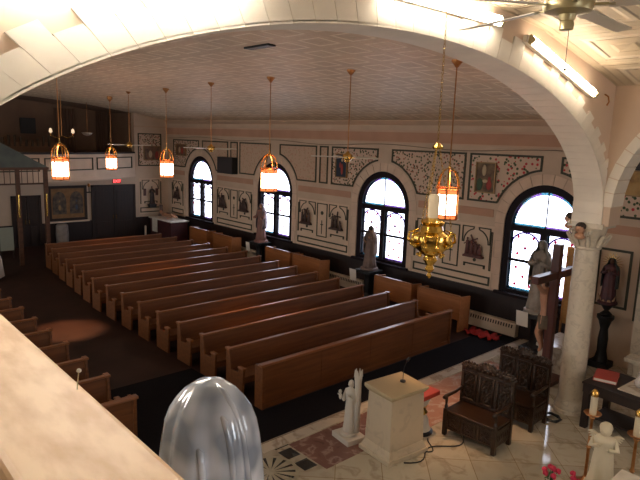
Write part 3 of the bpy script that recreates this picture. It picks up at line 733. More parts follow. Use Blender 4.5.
# fluorescent fittings on the chancel wall
def fluo(label, y0, z0, y1, z1, em, x=-4.27, g='fluorescent tubes on the arch wall'):
    r = thing('fluorescent_light', label, 'light', (x, y0, z0), 0, g)
    d = Vector((0, y1 - y0, z1 - z0)); up = Vector((0, -d.z, d.y)).normalized()
    mb = MB(); P = lambda s, w, dx: Vector((dx, 0, 0)) + d * s + up * w
    vs = [P(s, w, dx) for s in (-.04, 1.04) for w in (-.05, .05) for dx in (0, .07)]
    mb.add(vs, [(0, 1, 3, 2), (4, 6, 7, 5), (0, 4, 5, 1), (2, 3, 7, 6), (0, 2, 6, 4), (1, 5, 7, 3)]).build('fixture_housing', mat('fixture_white', (.7, .66, .58), .5) if 'fixture_white' not in bpy.data.materials else bpy.data.materials['fixture_white'], r)
    for w in (-.035, .035): MB().tube([P(0, w, .1), P(1, w, .1)], .024, 10).build('tube', em, r)
    e = MB()
    for s in (-.012, 1.012): e.tube([P(s - .012, 0, .09), P(s + .012, 0, .09)], .07, 4)
    e.build('tube_socket', nickel, r)
fluo('level fluorescent fitting at the top edge above the arch crown', 4.6, 6.72, 6.78, 6.74, tube_em)
fluo('sloping fluorescent fitting on the wall beside the sanctuary fan', 7.62, 6.62, 9.75, 6.08, tube_lo)
fluo('added unseen sloping fluorescent fitting on the arch wall above the upper left frame edge', 1.0, 6.3, 2.9, 6.62, tube_added)  # out of view, added to whiten the upper left wall
fluo('added unseen level fluorescent fitting far left on the arch wall', -1.9, 5.9, -.1, 6.15, tube_added)  # second out-of-view fitting, added to brighten the wall and loft rail
tag(MB().box(-.35, .35, -.08, .08, -.02, .03).build('ceiling_vent', black, None, loc=(-8.35, 6.1, cz(6.1) - .01)), 'small dark slotted vent in the pressed tin ceiling', 'vent')
# sconce hook and cable
tag(MB().tube([(-4.29, 10.45, 6.12), (-4.23, 10.45, 6.08), (-4.21, 10.45, 5.99), (-4.24, 10.45, 5.93)], .014, 6).build('wall_hook', copper), 'small dark hook on the wall below the sloping light', 'hook')
pts = []
for i in range(60):
    x = BX + .3 + (22.6) * i / 59; pts.append((x, WY - .08, 5.06 + .05 * math.cos((x + 12.75) * 2 * PI / 5.8)))
tag(MB().tube(pts, .008, 5).build('wall_cable', mat('cable_grey', (.12, .09, .07), .7)), 'thin sagging cable strung along the window wall under the cornice', 'cable')

# ------------------------------------------------------------------ statues
def robed(h, r, robe, skin, mantle=None, mf=.8, arms='pray', veil=None, hair=None, seed=0, width=1.0):
    """standing draped figure, faces local -Y, base at z=0; parts parented to r"""
    rnd = random.Random(seed); ph = rnd.random() * 6; nf = 9 + seed % 4
    prof_ = [(.135, 0), (.145, .02), (.125, .15), (.115, .3), (.11, .42), (.10, .55), (.092, .62), (.105, .7), (.118, .76), (.115, .80), (.075, .835), (.036, .85), (.032, .88)]
    fold = lambda a, t: 1 + .075 * math.sin(nf * a + ph + 1.5 * t) * max(0, 1 - t * 1.15) + .04 * math.sin(5 * a + ph) * (1 - t)
    b = MB().lathe([(q * h * width, z * h) for q, z in prof_], n=44, sy=.78, fold=fold)
    sl = .034 * h
    for s in (-1, 1):
        sh = Vector((s * .105 * h * width, 0, .79 * h)); el_ = Vector((s * .135 * h * width, -.03 * h, .64 * h))
        if arms == 'pray': ha = Vector((s * .012 * h, -.13 * h, .71 * h))
        elif arms == 'open': ha = Vector((s * .17 * h, -.13 * h, .60 * h))
        elif arms == 'hold': ha = Vector((s * .05 * h, -.12 * h, (.66 if s > 0 else .72) * h))
        else: ha = Vector((s * .06 * h, -.11 * h, .73 * h)) if s > 0 else Vector((s * .05 * h, -.12 * h, .62 * h))
        b.tube([sh, el_, el_ + (ha - el_) * .8], [.036 * h, .045 * h, .038 * h], 10)
    body = b.build('robe', robe, r, smooth='all')
    hd = MB().ball((0, -.005 * h, .925 * h), (.043 * h, .05 * h, .06 * h), 16).ball((0, -.055 * h, .92 * h), (.008 * h, .012 * h, .014 * h), 8)
    hd.tube([(0, 0, .84 * h), (0, -.002 * h, .89 * h)], .026 * h, 10)
    for s in (-1, 1):
        hd.ball((s * .044 * h, 0, .92 * h), (.006 * h, .01 * h, .014 * h), 6)
        if arms == 'pray': ha = Vector((s * .012 * h, -.13 * h, .71 * h))
        elif arms == 'open': ha = Vector((s * .17 * h, -.13 * h, .60 * h))
        elif arms == 'hold': ha = Vector((s * .05 * h, -.12 * h, (.66 if s > 0 else .72) * h))
        else: ha = Vector((s * .06 * h, -.11 * h, .73 * h)) if s > 0 else Vector((s * .05 * h, -.12 * h, .62 * h))
        hn = MB().ball(ha, (.016 * h, .022 * h, .022 * h), 8)
        for k in range(4): hn.tube([ha + Vector((s * (k - 1.5) * .004 * h, -.008 * h, .012 * h)), ha + Vector((s * (k - 1.5) * .006 * h, -.022 * h, .042 * h))], .0045 * h, 5)
        hn.tube([ha + Vector((-s * .01 * h, -.004 * h, 0)), ha + Vector((-s * .018 * h, -.018 * h, .02 * h))], .005 * h, 5)
        hn.build('hand', skin, r, smooth='all')
    hd.build('head', skin, r, smooth='all')
    if veil:
        v = MB(); n = 36; prof2 = [(.001, .995), (.035, .99), (.055, .965), (.063, .93), (.064, .89), (.085, .85), (.125, .80), (.14, .72), (.145, .6), (.15, .45), (.145, .32)]
        vs = []; fs = []
        for i, (q, z) in enumerate(prof2):
            for k in range(n):
                a = -PI / 2 + .95 + (2 * PI - 1.9) * k / (n - 1) if i > 1 else -PI / 2 + .3 + (2 * PI - .6) * k / (n - 1)
                f = 1 + .05 * math.sin(8 * a + ph) * (i / len(prof2))
                vs.append((q * h * f * width * math.cos(a), q * h * f * .85 * math.sin(a) + .004 * h, z * h))
        for i in range(len(prof2) - 1):
            for k in range(n - 1): fs.append((i * n + k, i * n + k + 1, (i + 1) * n + k + 1, (i + 1) * n + k))
        o = v.add(vs, fs).build('veil', veil, r, smooth='all'); m = o.modifiers.new('s', 'SOLIDIFY'); m.thickness = .008 * h; m.offset = 1
    if hair:
        MB().ball((0, .008 * h, .94 * h), (.05 * h, .053 * h, .058 * h), 14).ball((0, .025 * h, .9 * h), (.045 * h, .035 * h, .06 * h), 12).build('hair', hair, r, smooth='all')
    MB().lathe([(.17 * h * width, -.05 * h), (.17 * h * width, -.01 * h), (.15 * h * width, 0.0), (.14 * h * width, .008 * h)], n=20).build('plinth', robe, r)
    return r
greyrobe = noisy('grey_green_robe', (.36, .32, .27), (.24, .20, .17), 5, .6)
brownrobe = noisy('brown_mantle', (.22, .15, .12), (.13, .09, .08), 5, .6)
rosy = noisy('rose_robe', (.30, .14, .12), (.22, .12, .10), 5, .6)
def pedestal(label, x, y, top, w=.5, m=black, mtop=None):
    r = thing('pedestal', label, 'pedestal', (x, y, 0))
    MB().box(-w / 2, w / 2, -w / 2, w / 2, 0, .1).build('pedestal_base', m, r, bevel=.01)
    MB().lathe([(w * .36, .1), (w * .28, .2), (w * .26, top - .3), (w * .34, top - .12)], n=8).build('shaft', m, r)
    MB().box(-w * .58, w * .58, -w * .58, w * .58, top - .1, top).build('pedestal_top', mtop or m, r, bevel=.01)
    return r
def card(label, x, y, z, w=.3, h=.36):
    M = Matrix.Rotation(.12, 4, 'X')
    tag(MB().box(-w / 2, w / 2, -.004, .004, -h / 2, h / 2, M).build('notice_card', paper, None, loc=(x, y, z)), label, 'card')
pedestal('black pedestal under the statue at the window nearest the column', -6.72, 13.85, 1.0, .62)
st = thing('statue', 'large pale veiled statue before the window nearest the column', 'statue', (-6.8, 13.85, 1.09)); robed(1.78, st, greyrobe, greyrobe, veil=noisy('stone_veil', (.3, .29, .25), (.2, .19, .17), 5, .6), seed=1, width=1.02)
card('cream card on the pedestal of the large veiled statue', -6.95, 13.45, .86, .32, .4)
pedestal('black pedestal under the statue at the second window from the column', -12.75, 13.95, .98, .6)
st = thing('statue', 'brown-robed statue before the second window from the column', 'statue', (-12.75, 13.95, 1.06)); robed(1.38, st, brownrobe, flesh, veil=noisy('cream_cloak', (.42, .33, .27), (.2, .13, .1), 3, .6), arms='bless', seed=2, width=1.25); MB().ball((0, 0, 1.30), (.085, .085, .09), 14).build('hair', mat('black_hair', (.02, .015, .012), .6), st, smooth='all')
card('cream card hanging on the pedestal between the middle benches', -13.1, 13.55, .78, .3, .4)
pedestal('black pedestal under the statue at the second farthest window', -18.85, 13.95, .98, .6)
st = thing('statue', 'rose-robed statue before the second farthest window', 'statue', (-18.8, 13.95, 1.06)); robed(1.5, st, rosy, flesh, veil=noisy('lilac_veil', (.25, .2, .22), (.18, .14, .15), 5, .6), arms='open', seed=3, width=1.15)
card('small cream card on the farthest window pedestal', -19.15, 13.55, .78, .25, .36)
# dark statue in the back wall niche panel
sh = MB().prism([(-.2, 0), (.2, 0), (.14, -.18), (-.14, -.18)], lambda u, v, t: (BX + .02 + .28 * t, 13.5 + u, 1.64 + v)).build('wall_bracket', black); tag(sh, 'black wall bracket under the dark statue by the corner', 'bracket')
st = thing('statue', 'small dark robed statue on a bracket right of the double doors', 'statue', (BX + .17, 13.5, 1.69), PI / 2); robed(.86, st, noisy('dark_robe', (.03, .02, .018), (.05, .03, .025), 5, .6), flesh, hair=mat('h2', (.02, .015, .012), .6), arms='hold', seed=4, width=1.1)
for dy, lb in ((-.33, 'left'), (.33, 'right')):
    tag(MB().box(0, .03, -.07, .07, -.18, .18).build('wall_plaque', mat('plaque_red', (.12, .05, .04), .6), None, loc=(BX + .015, 13.5 + dy, 2.25)), 'small brown plaque %s of the dark corner statue' % lb, 'plaque', 'plaques beside the corner statue')

# crowned statue with rays right of the column, on a tall dark pedestal
pd = thing('pedestal', 'tall black turned pedestal right of the marble column', 'pedestal', (-5.18, 14.1, 0))
MB().box(-.22, .22, -.22, .22, 0, .14).lathe([(.17, .14), (.11, .4), (.12, .7), (.09, .95), (.15, 1.15), (.2, 1.22), (.2, 1.28)], n=10).build('pedestal_shaft', black, pd, smooth=True)
MB().lathe([(.08, 1.28), (.14, 1.32), (.05, 1.4), (.12, 1.5), (.16, 1.56)], n=14).build('pedestal_neck', black, pd, smooth=True)
st = thing('statue', 'dark crowned statue with spiky rays in the frame right of the column', 'statue', (-5.2, 14.15, 1.615)); robed(1.05, st, noisy('maroon_robe', (.09, .025, .03), (.05, .02, .03), 5, .5), mat('dark_skin', (.10, .05, .035), .6), veil=noisy('teal_veil', (.025, .045, .045), (.02, .025, .03), 5, .6), seed=5, width=1.25)
ry = MB()
for i in range(13):
    a = PI * (-.1 + 1.2 * i / 12); c, s = math.cos(a), math.sin(a); ry.tube([(.09 * c, .03, .93 + .09 * s), (.24 * c, .03, .93 + .24 * s)], [.008, .002], 5)
ry.build('rays', gold, st)
an = MB().ball((0, -.1, .02), (.13, .05, .06), 12)
for s in (-1, 1): an.tube([(s * .06, -.08, .0), (s * .16, -.08, .06), (s * .2, -.08, .17)], [.03, .025, .005], 8)
an.build('crescent', mat('pale_gold', (.35, .22, .12), .5), st, smooth='all')

# lectern statue: white, with a tall crowned tower beside the head
st = thing('statue', 'small white stone statue with a crowned pillar at its back beside the lectern', 'statue', (-6.56, 6.86, .15)); st.rotation_euler.z = -.1
robed(.95, st, whitep, whitep, arms='bless', hair=whitep, seed=6, width=.95)
MB().tube([(.13, .06, .02), (.14, .05, .70), (.14, .04, .95), (.14, .04, 1.08)], [.05, .055, .06, .075], 12).build('tower_pillar', whitep, st, smooth='all')
cr = MB()
for i in range(6): a = i * PI / 3; cr.tube([(.14 + .055 * math.cos(a), .04 + .055 * math.sin(a), 1.06), (.14 + .062 * math.cos(a), .04 + .062 * math.sin(a), 1.18)], [.025, .006], 6)
cr.build('crown', whitep, st)
ch = MB().ball((-.13, -.13, .72), (.03, .03, .038), 10).ball((-.13, -.12, .63), (.035, .03, .06), 10).tube([(-.13, -.12, .64), (-.16, -.16, .68)], .012, 6); ch.build('child_figure', whitep, st, smooth='all')
tag(MB().box(-.24, .24, -.2, .2, 0, .1).build('stone_block', whitep, None, bevel=.01, loc=(-6.56, 6.86, 0)), 'square white stone block under the lectern statue', 'plinth').rotation_euler.z = -.15

# ------------------------------------------------------------------ lectern
lec = thing('lectern', 'cream marble lectern with a sloping top in front of the pew screen', 'lectern', (-5.82, 7.2, 0), -.1)
W_, D_ = .33, .42
def taper(mb, w0, d0, z0, w1, d1, z1, sl=0):
    vs = [(-w0, -d0, z0), (w0, -d0, z0), (w0, d0, z0), (-w0, d0, z0), (-w1, -d1, z1 - sl), (w1, -d1, z1 - sl), (w1, d1, z1 + sl), (-w1, d1, z1 + sl)]
    mb.add(vs, [(0, 3, 2, 1), (4, 5, 6, 7), (0, 1, 5, 4), (1, 2, 6, 5), (2, 3, 7, 6), (3, 0, 4, 7)]); return mb
beige = marble('lectern_marble', (.60, .50, .36), (.55, .46, .33), (.52, .43, .31), .3, 4)
lb_ = MB(); taper(lb_, .38, .46, 0, .38, .46, .08); taper(lb_, .36, .44, .08, .31, .39, .2); lb_.build('lectern_base', beige, lec, bevel=.01)
taper(MB(), .31, .39, .2, .28, .37, 1.08, -.02).build('lectern_body', beige, lec, bevel=.008)
tp = MB(); taper(tp, .29, .38, 1.07, .34, .43, 1.14, 0); vs = [(-.34, -.43, 1.14), (.34, -.43, 1.14), (.34, .43, 1.14), (-.34, .43, 1.14), (-.34, -.43, 1.20), (.34, -.43, 1.17), (.34, .43, 1.17), (-.34, .43, 1.20)]
tp.add(vs, [(0, 3, 2, 1), (4, 5, 6, 7), (0, 1, 5, 4), (1, 2, 6, 5), (2, 3, 7, 6), (3, 0, 4, 7)]).build('lectern_top', mat('polished_cream', (.52, .42, .26), .16), lec, bevel=.008)
mic = thing('microphone', 'thin gooseneck microphone standing on the lectern top', 'microphone', (-5.82, 7.35, 1.195))
MB().lathe([(.05, 0), (.05, .02), (.015, .03)], n=14).build('mic_base', black, mic)
MB().tube([(0, 0, .02), (0, 0, .15), (-.01, .03, .25), (-.03, .12, .32)], .006, 6).build('gooseneck', black, mic)
MB().tube([(-.03, .12, .32), (-.045, .2, .36)], .022, 10).build('mic_head', black, mic)
# urn stand with red box
ur = thing('urn_stand', 'round white and gold urn stand beside the lectern', 'stand', (-5.95, 8.08, 0))
MB().lathe([(.24, 0), (.24, .03), (.2, .06)], n=24).build('stand_foot', black, ur, smooth=True)
MB().lathe([(.2, .06), (.17, .12), (.15, .25), (.10, .34)], n=24).build('lower_bowl', whitep, ur, smooth=True)
MB().lathe([(.10, .34), (.13, .38), (.08, .45), (.11, .5)], n=24).build('gold_collar', gold, ur, smooth=True)
MB().lathe([(.09, .5), (.14, .56), (.17, .66), (.17, .7)], n=24).build('upper_bowl', whitep, ur, smooth=True)
tag(MB().box(-.2, .2, -.24, .24, 0, .09).build('red_book', redbook, None, bevel=.015, loc=(-5.93, 8.1, .7)), 'thick red book on the urn stand beside the lectern', 'book')
cb = MB(); cb.tube([(-5.42 + .12 * math.sin(k * .55) + .01 * k, 7.0 + .085 * k, .012) for k in range(20)], .011, 6)
cb.tube([(-5.5 + .16 * math.sin(k * .5), 7.5 + .05 * k, .012) for k in range(10)], .011, 6)
tag(cb.build('floor_cable', black), 'black cable curling on the marble behind the lectern', 'cable')

# ------------------------------------------------------------------ carved double chairs
def carved(label):
    r = thing('carved_settle', label, 'settle', (0, 0, 0), 0, 'carved dark settles')
    w = .52; D = .6
    ap = MB().box(-w + .05, w - .05, .03, D - .05, .12, .45); ap.build('seat_box', chairflat, r)
    for i in range(3):
        c = -w + .05 + (2 * w - .1) * (i + .5) / 3; hw = (2 * w - .1) / 6 - .025
        p = MB()
        p.ribbon([(c - hw, .15), (c + hw, .15), (c + hw, .42), (c - hw, .42)], .022, lambda u, v, t: (u, .03 - .02 * t, v))
        for k in range(12):
            a = 2 * PI * k / 12; p.ball((c + .07 * math.cos(a), .025, .285 + .07 * math.sin(a)), (.016, .012, .016), 6)
        for k in range(4): a = PI / 4 + k * PI / 2; p.tube([(c, .022, .285), (c + .1 * math.cos(a), .022, .285 + .1 * math.sin(a))], [.02, .006], 5)
        p.build('carved_panel', chairwood, r)
    MB().box(-w + .02, w - .02, 0, D - .04, .45, .49).build('seat', chairflat, r, bevel=.01)
    # back with crest
    b = MB().box(-w, w, D - .05, D, .49, 1.15); b.build('backrest', chairwood, r)
    cv = MB()
    for i in range(3):
        c = -w + 2 * w * (i + .5) / 3; hw = w / 3 - .03
        cv.ribbon([(c - hw, .56), (c + hw, .56), (c + hw, 1.1), (c - hw, 1.1)], .03, lambda u, v, t: (u, D - .05 - .025 * t, v))
        for k in range(14):
            t = k / 13; cv.ball((c + .07 * math.sin(t * 9.4), D - .06, .62 + .43 * t), (.028, .018, .028), 6); cv.ball((c - .07 * math.sin(t * 9.4), D - .06, .62 + .43 * t), (.024, .016, .024), 6)
    cv.build('back_carving', chairwood, r, smooth='all')
    cr = MB()
    for i in range(3):
        c = -w + 2 * w * (i + .5) / 3; hw = w / 3 * (1.0 if i != 1 else 1.08); top = .12 if i != 1 else .19
        pts = [(c - hw * math.cos(PI * k / 12), 1.15 + top * math.sin(PI * k / 12) ** .7) for k in range(13)]
        cr.prism(pts, lambda u, v, t: (u, D - .05 + .05 * t, v))
        for k in range(9):
            a = PI * (k + .5) / 9; cr.ball((c - hw * math.cos(a), D - .03, 1.15 + top * math.sin(a) ** .7), (.03, .03, .03), 8)
        for k in range(5): cr.ball((c + .05 * (k - 2), D - .055, 1.18 + .03 * (k % 2)), (.024, .02, .024), 6)
    cr.build('crest', chairwood, r, smooth='all')
    for s in (-1, 1):
        x = s * (w - .035)
        MB().box(x - .035, x + .035, 0, .07, 0, .5).lathe([(.03, .5), (.035, .54), (.02, .58), (.03, .66), (.025, .72)], (x, .035, 0), 10).build('leg', chairflat, r, bevel=.004)
        MB().box(x - .035, x + .035, D - .06, D + .01, 0, 1.18).build('leg', chairflat, r, bevel=.004)
        MB().tube([(x, -.05, .715), (x, .0, .745), (x, .3, .735), (x, D - .05, .76)], [.04, .035, .028, .028], 10).build('armrest', chairflat, r, smooth='all')
        sp = MB().box(x - .015, x + .015, .07, D - .06, .12, .42)
        for k in range(6): sp.ball((x + s * .02, .12 + k * .07, .27), (.012, .025, .06), 6)
        sp.build('side_panel', chairwood, r)
    return r
c1 = carved('dark carved wooden settle in front, nearest the lectern'); c1.location = (-5.1, 8.33, 0); 
c2 = copy_tree(c1, (-5.1, 9.62, 0), 'dark carved wooden settle behind the first, nearest the column')
c1.rotation_euler.z = .05; c2.rotation_euler.z = .02

# ------------------------------------------------------------------ crucifix with corpus (faces the pews)
cx = thing('processional_cross', 'tall dark red wooden cross standing behind the settles', 'cross', (-5.62, 12.2, 0))
MB().box(-.09, .09, -.075, .075, 0, 3.12).build('upright_beam', crossw, cx, bevel=.008)
MB().box(-.08, .08, -.93, .86, 2.36, 2.52).build('cross_beam', crossw, cx, bevel=.008)
MB().box(-.3, .3, -.3, .3, 0, .1).build('cross_foot', crossw, cx, bevel=.01)
def skin_body(name, verts, edges, radii, root, m, parent, sub=2):
    me = bpy.data.meshes.new(name); me.from_pydata(verts, edges, []); me.materials.append(m)
    o = bpy.data.objects.new(name, me); col.objects.link(o); o.parent = parent
    sk = o.modifiers.new('skin', 'SKIN'); sk.use_smooth_shade = True
    if not me.skin_vertices: me.skin_vertices.new()
    for i, rr in enumerate(radii): me.skin_vertices[0].data[i].radius = (rr if isinstance(rr, tuple) else (rr, rr)); me.skin_vertices[0].data[i].use_root = (i == root)
    s = o.modifiers.new('sub', 'SUBSURF'); s.levels = 1; s.render_levels = sub; return o
corp = thing('crucified_figure', 'pale carved crucified figure with a brown loincloth on the tall cross', 'figure', (-5.78, 12.2, 0))
V = [(0, 0, 1.42), (0, 0, 1.62), (-.03, 0, 1.85), (-.02, 0, 2.04), (-.07, .0, 2.12), (-.10, .02, 2.24),
     (0, -.17, 2.03), (.02, -.42, 2.2), (.05, -.66, 2.38), (.05, -.76, 2.42), (0, .17, 2.03), (.02, .42, 2.2), (.05, .66, 2.38), (.05, .76, 2.42),
     (0, -.08, 1.36), (-.1, -.09, 1.08), (.02, -.04, .74), (-.05, -.03, .62), (0, .08, 1.36), (-.12, .09, 1.08), (.0, .04, .74), (-.08, .03, .62)]
E_ = [(0, 1), (1, 2), (2, 3), (3, 4), (4, 5), (3, 6), (6, 7), (7, 8), (8, 9), (3, 10), (10, 11), (11, 12), (12, 13), (0, 14), (14, 15), (15, 16), (16, 17), (0, 18), (18, 19), (19, 20), (20, 21)]
R_ = [(.10, .13), (.085, .11), (.10, .14), (.08, .12), .05, .07, .062, .045, .032, .03, .062, .045, .032, .03, .09, .062, .038, .035, .09, .062, .038, .035]
skin_body('body', V, E_, R_, 0, flesh, corp)
MB().ball((-.10, .02, 2.25), (.085, .075, .105), 14).ball((-.172, .02, 2.24), (.03, .014, .02), 8).build('head', flesh, corp, smooth='all')
MB().ball((-.08, .02, 2.29), (.09, .085, .09), 14).ball((-.03, .03, 2.18), (.05, .07, .1), 12).build('hair', mat('brown_hair', (.07, .035, .02), .7), corp, smooth='all')
MB().lathe([(.15, 1.18), (.16, 1.25), (.155, 1.4), (.14, 1.5)], n=24, sx=.85, fold=lambda a, t: 1 + .06 * math.sin(9 * a)).build('loincloth', noisy('loincloth_brown', (.16, .12, .08), (.10, .07, .045), 6, .8), corp, smooth='all')
for s in (-1, 1):
    hands = MB(); hands.ball((.05, s * .8, 2.44), (.02, .04, .035), 8)
    for k in range(4): hands.tube([(.05, s * .83, 2.43 + k * .013), (.03, s * .88, 2.44 + k * .016), (.015, s * .9, 2.43 + k * .016)], .008, 6)
    hands.tube([(.05, s * .79, 2.47), (.02, s * .82, 2.5)], .009, 6)
    hands.build('hand', flesh, corp, smooth='all')
# golden standing screen
gs = thing('golden_screen', 'ochre gold standing panel half hidden behind the column', 'screen', (-5.98, 14.22, 0))
MB().box(-.30, .30, 0, .04, .78, 2.72).build('panel', noisy('ochre_weave', (.42, .2, .04), (.3, .13, .025), 7, .6, (1, 1, 14)), gs)
MB().box(-.34, -.3, -.01, .05, 0, 2.76).box(.3, .34, -.01, .05, 0, 2.76).box(-.3, .3, -.01, .05, 2.72, 2.76).build('screen_frame', copper, gs)
tag(MB().box(-.3, .3, -.7, .4, 0, .62).box(-.34, .34, -.74, .44, .62, .7).build('marble_block', marble_w, None, bevel=.01, loc=(-5.72, 13.25, 0)), 'low white marble block between the cross and the column', 'pedestal')
# stone pilaster at the right edge on the wall and radiators
MB().box(-4.55, -4.2, 14.1, WY, 0, 3.4).build('trim_46', marble_c, kind='structure')
def radiator(label, x0, x1):
    r = thing('radiator', label, 'radiator', (x0, WY - .06, 0)); w = x1 - x0
    MB().box(0, w, -.18, 0, .03, .42).build('casing', mat('radiator_cream', (.66, .56, .43), .5), r, bevel=.01)
    s = MB(); n = int(w / .085)
    for i in range(n): x = .06 + (w - .12) * i / n; s.prism([(x, .27), (x + .035, .27), (x + .05, .37), (x + .015, .37)], lambda u, v, t: (u, -.186 + .004 * t, v))
    s.build('grille_slots', black, r)
radiator('cream radiator cover with dark slots right of the front benches', -9.4, -7.5)
radiator('cream radiator cover behind the middle benches', -15.2, -13.25)
radiator('cream radiator cover left of the second farthest window', -21.3, -19.3)
rc = MB(); n = 14
vs = []; fs = []
for i in range(n + 1):
    for j in range(7):
        x, y = -8.68 + .95 * i / n + .05 * math.sin(j * 2.1), 13.45 + .5 * j / 6 + .06 * math.sin(i * 1.3)
        vs.append((x, y, .01 + .045 * (1 + math.sin(i * 1.9 + j * 1.1)) + .02 * random.random()))
for i in range(n):
    for j in range(6): fs.append((i * 7 + j, (i + 1) * 7 + j, (i + 1) * 7 + j + 1, i * 7 + j + 1))
o = rc.add(vs, fs).build('red_cloth', redcloth, smooth='all'); o.modifiers.new('s', 'SOLIDIFY').thickness = .01
tag(o, 'crumpled red cloth on the dark floor before the front radiator', 'cloth')

# stations of the cross reliefs
stat_m = noisy('station_bronze', (.10, .06, .05), (.06, .035, .03), 10, .6)
stat_r = noisy('station_red', (.17, .06, .05), (.11, .05, .045), 10, .6)
def station(label, x, variant, m):
    r = thing('station_relief', label, 'relief', (x, WY - .035, 1.98), 0, 'stations of the cross on the window wall'); rnd = random.Random(variant)
    MB().box(-.32, .32, -.14, 0, 0, .06).box(-.28, .28, -.11, 0, .06, .09).build('base_ledge', m, r, bevel=.008)
    n = 3 + variant % 2
    fg = MB()
    for i in range(n):
        fx = -.2 + .4 * i / (n - 1) + rnd.uniform(-.02, .02); hh = rnd.uniform(.3, .5) if not (variant % 3 == 2 and i == n - 1) else .26
        fg.lathe([(.075, .09), (.06, .09 + hh * .4), (.05, .09 + hh * .7), (.055, .09 + hh * .8), (.02, .09 + hh * .86)], (fx, -.07, 0), 12, sy=.6, fold=lambda a, t: 1 + .1 * math.sin(6 * a) * (1 - t))
        fg.ball((fx, -.08, .09 + hh * .95), (.03, .03, .036), 8)
        fg.tube([(fx, -.08, .09 + hh * .75), (fx + rnd.choice((-1, 1)) * .09, -.12, .09 + hh * .6)], .016, 6)
    fg.build('figure_group', m, r, smooth='all')
    M = Matrix.Translation((-.05 + .04 * (variant % 3), -.05, .42)) @ Matrix.Rotation([.6, -.5, .1, .9][variant % 4], 4, 'Y')
    MB().box(-.02, .02, -.015, .015, -.3, .26, M).box(-.16, .16, -.015, .015, .06, .1, M).build('carved_cross', m, r)
i = 0
for c, d, lb, m in ((-9.93, .84, 'reddish relief of standing figures just left of the nearest window', stat_r), (-9.93, -.84, 'relief of figures behind the hanging sanctuary lamp', stat_r),
                 (-15.68, .84, 'relief of a fallen figure just left of the second window from the column', stat_m), (-15.68, -.84, 'relief of a figure bearing a diagonal cross, right of the second farthest window', stat_m),
                 (-21.5, .84, 'relief of figures with a cross just left of the second farthest window', stat_m), (-21.5, -.84, 'relief of figures just right of the farthest window', stat_m),
                 (-26.6, 0, 'relief of figures left of the farthest window', stat_m)):
    station(lb, c + d, [1, 2, 2, 0, 3, 5, 4][i], m); i += 1

# speakers
def speaker(label, x, y, z, w, h, d):
    r = thing('wall_speaker', label, 'speaker', (x, y, z)); MB().box(-w / 2, w / 2, 0, d, -h / 2, h / 2).build('cabinet', black, r, bevel=.01)
    MB().box(-w / 2 + .03, w / 2 - .03, -.012, 0, -h / 2 + .03, h / 2 - .03).build('grille', noisy('grille_cloth', (.035, .03, .035), (.05, .045, .05), 60, .8), r)
speaker('square black loudspeaker on the wall between the two farthest windows', -21.85, WY - .3, 3.92, 1.2, .72, .3)
speaker('black loudspeaker on the wall at the right edge', -4.75, WY - .35, 5.05, .75, .62, .3)

# ------------------------------------------------------------------ corner altar with reclining figure
al = thing('corner_altar', 'dark red draped altar table in the far corner by the last window', 'altar', (-26.35, 13.75, 0))
MB().box(-1.05, 1.15, -.45, .45, 0, .98).build('altar_body', noisy('maroon', (.07, .012, .014), (.045, .01, .012), 6, .7), al)
MB().box(-1.12, 1.22, -.5, .5, .98, 1.03).box(-.7, -.15, -.515, -.5, .35, .98).build('altar_cloth', linen, al)
rg = thing('reclining_figure', 'carved reclining figure lying on the corner altar cloth', 'figure', (-26.2, 13.75, 1.08))
skin_body('body', [(-.6, 0, .12), (-.35, 0, .1), (0, 0, .1), (.35, .08, .14), (.7, .06, .07), (.35, -.08, .2), (.72, -.06, .08), (-.4, -.17, .12), (-.1, -.24, .08), (-.78, 0, .16)], [(0, 1), (1, 2), (2, 3), (3, 4), (2, 5), (5, 6), (0, 7), (7, 8), (0, 9)], [.11, .1, .1, .07, .045, .07, .045, .05, .035, .06], 2, flesh, rg, 1)
MB().ball((-.87, 0, .19), (.1, .08, .09), 12).build('head', flesh, rg, smooth='all')
kn = thing('statue', 'small dark kneeling figure at the head of the corner altar', 'statue', (-27.38, 13.9, 1.08)); robed(.62, kn, brownrobe, flesh, hair=mat('h3', (.03, .02, .015), .6), seed=9, width=1.6)
# white candle/paper on far floor post
tag(MB().lathe([(.05, 0), (.05, .55), (.03, .6)], (0, 0, 0), 12).build('white_pillar', linen, None, loc=(-27.2, 12.95, 0.02)), 'small white stand against the dark wall beside the double doors', 'stand')
pb = thing('storage_urn', 'pale round vessel below the large brown painting', 'urn', (-27.35, 8.95, 0))
MB().lathe([(.2, 0), (.26, .1), (.28, .5), (.26, .9), (.2, .96)], n=20).build('vessel', noisy('vessel_grey', (.32, .28, .25), (.24, .2, .18), 5, .4), pb, smooth=True)
sn = thing('wall_sconce', 'small dark sconce between the brown painting and the doors', 'sconce', (BX + .02, 10.33, 2.35))
MB().box(0, .05, -.1, .1, -.03, .03).tube([(.05, 0, 0), (.1, 0, .02), (.1, 0, .25)], .02, 8).build('sconce_arm', black, sn); MB().lathe([(.02, .25), (.07, .32), (.05, .42)], (.1, 0, 0), 12).build('sconce_cup', copper, sn)

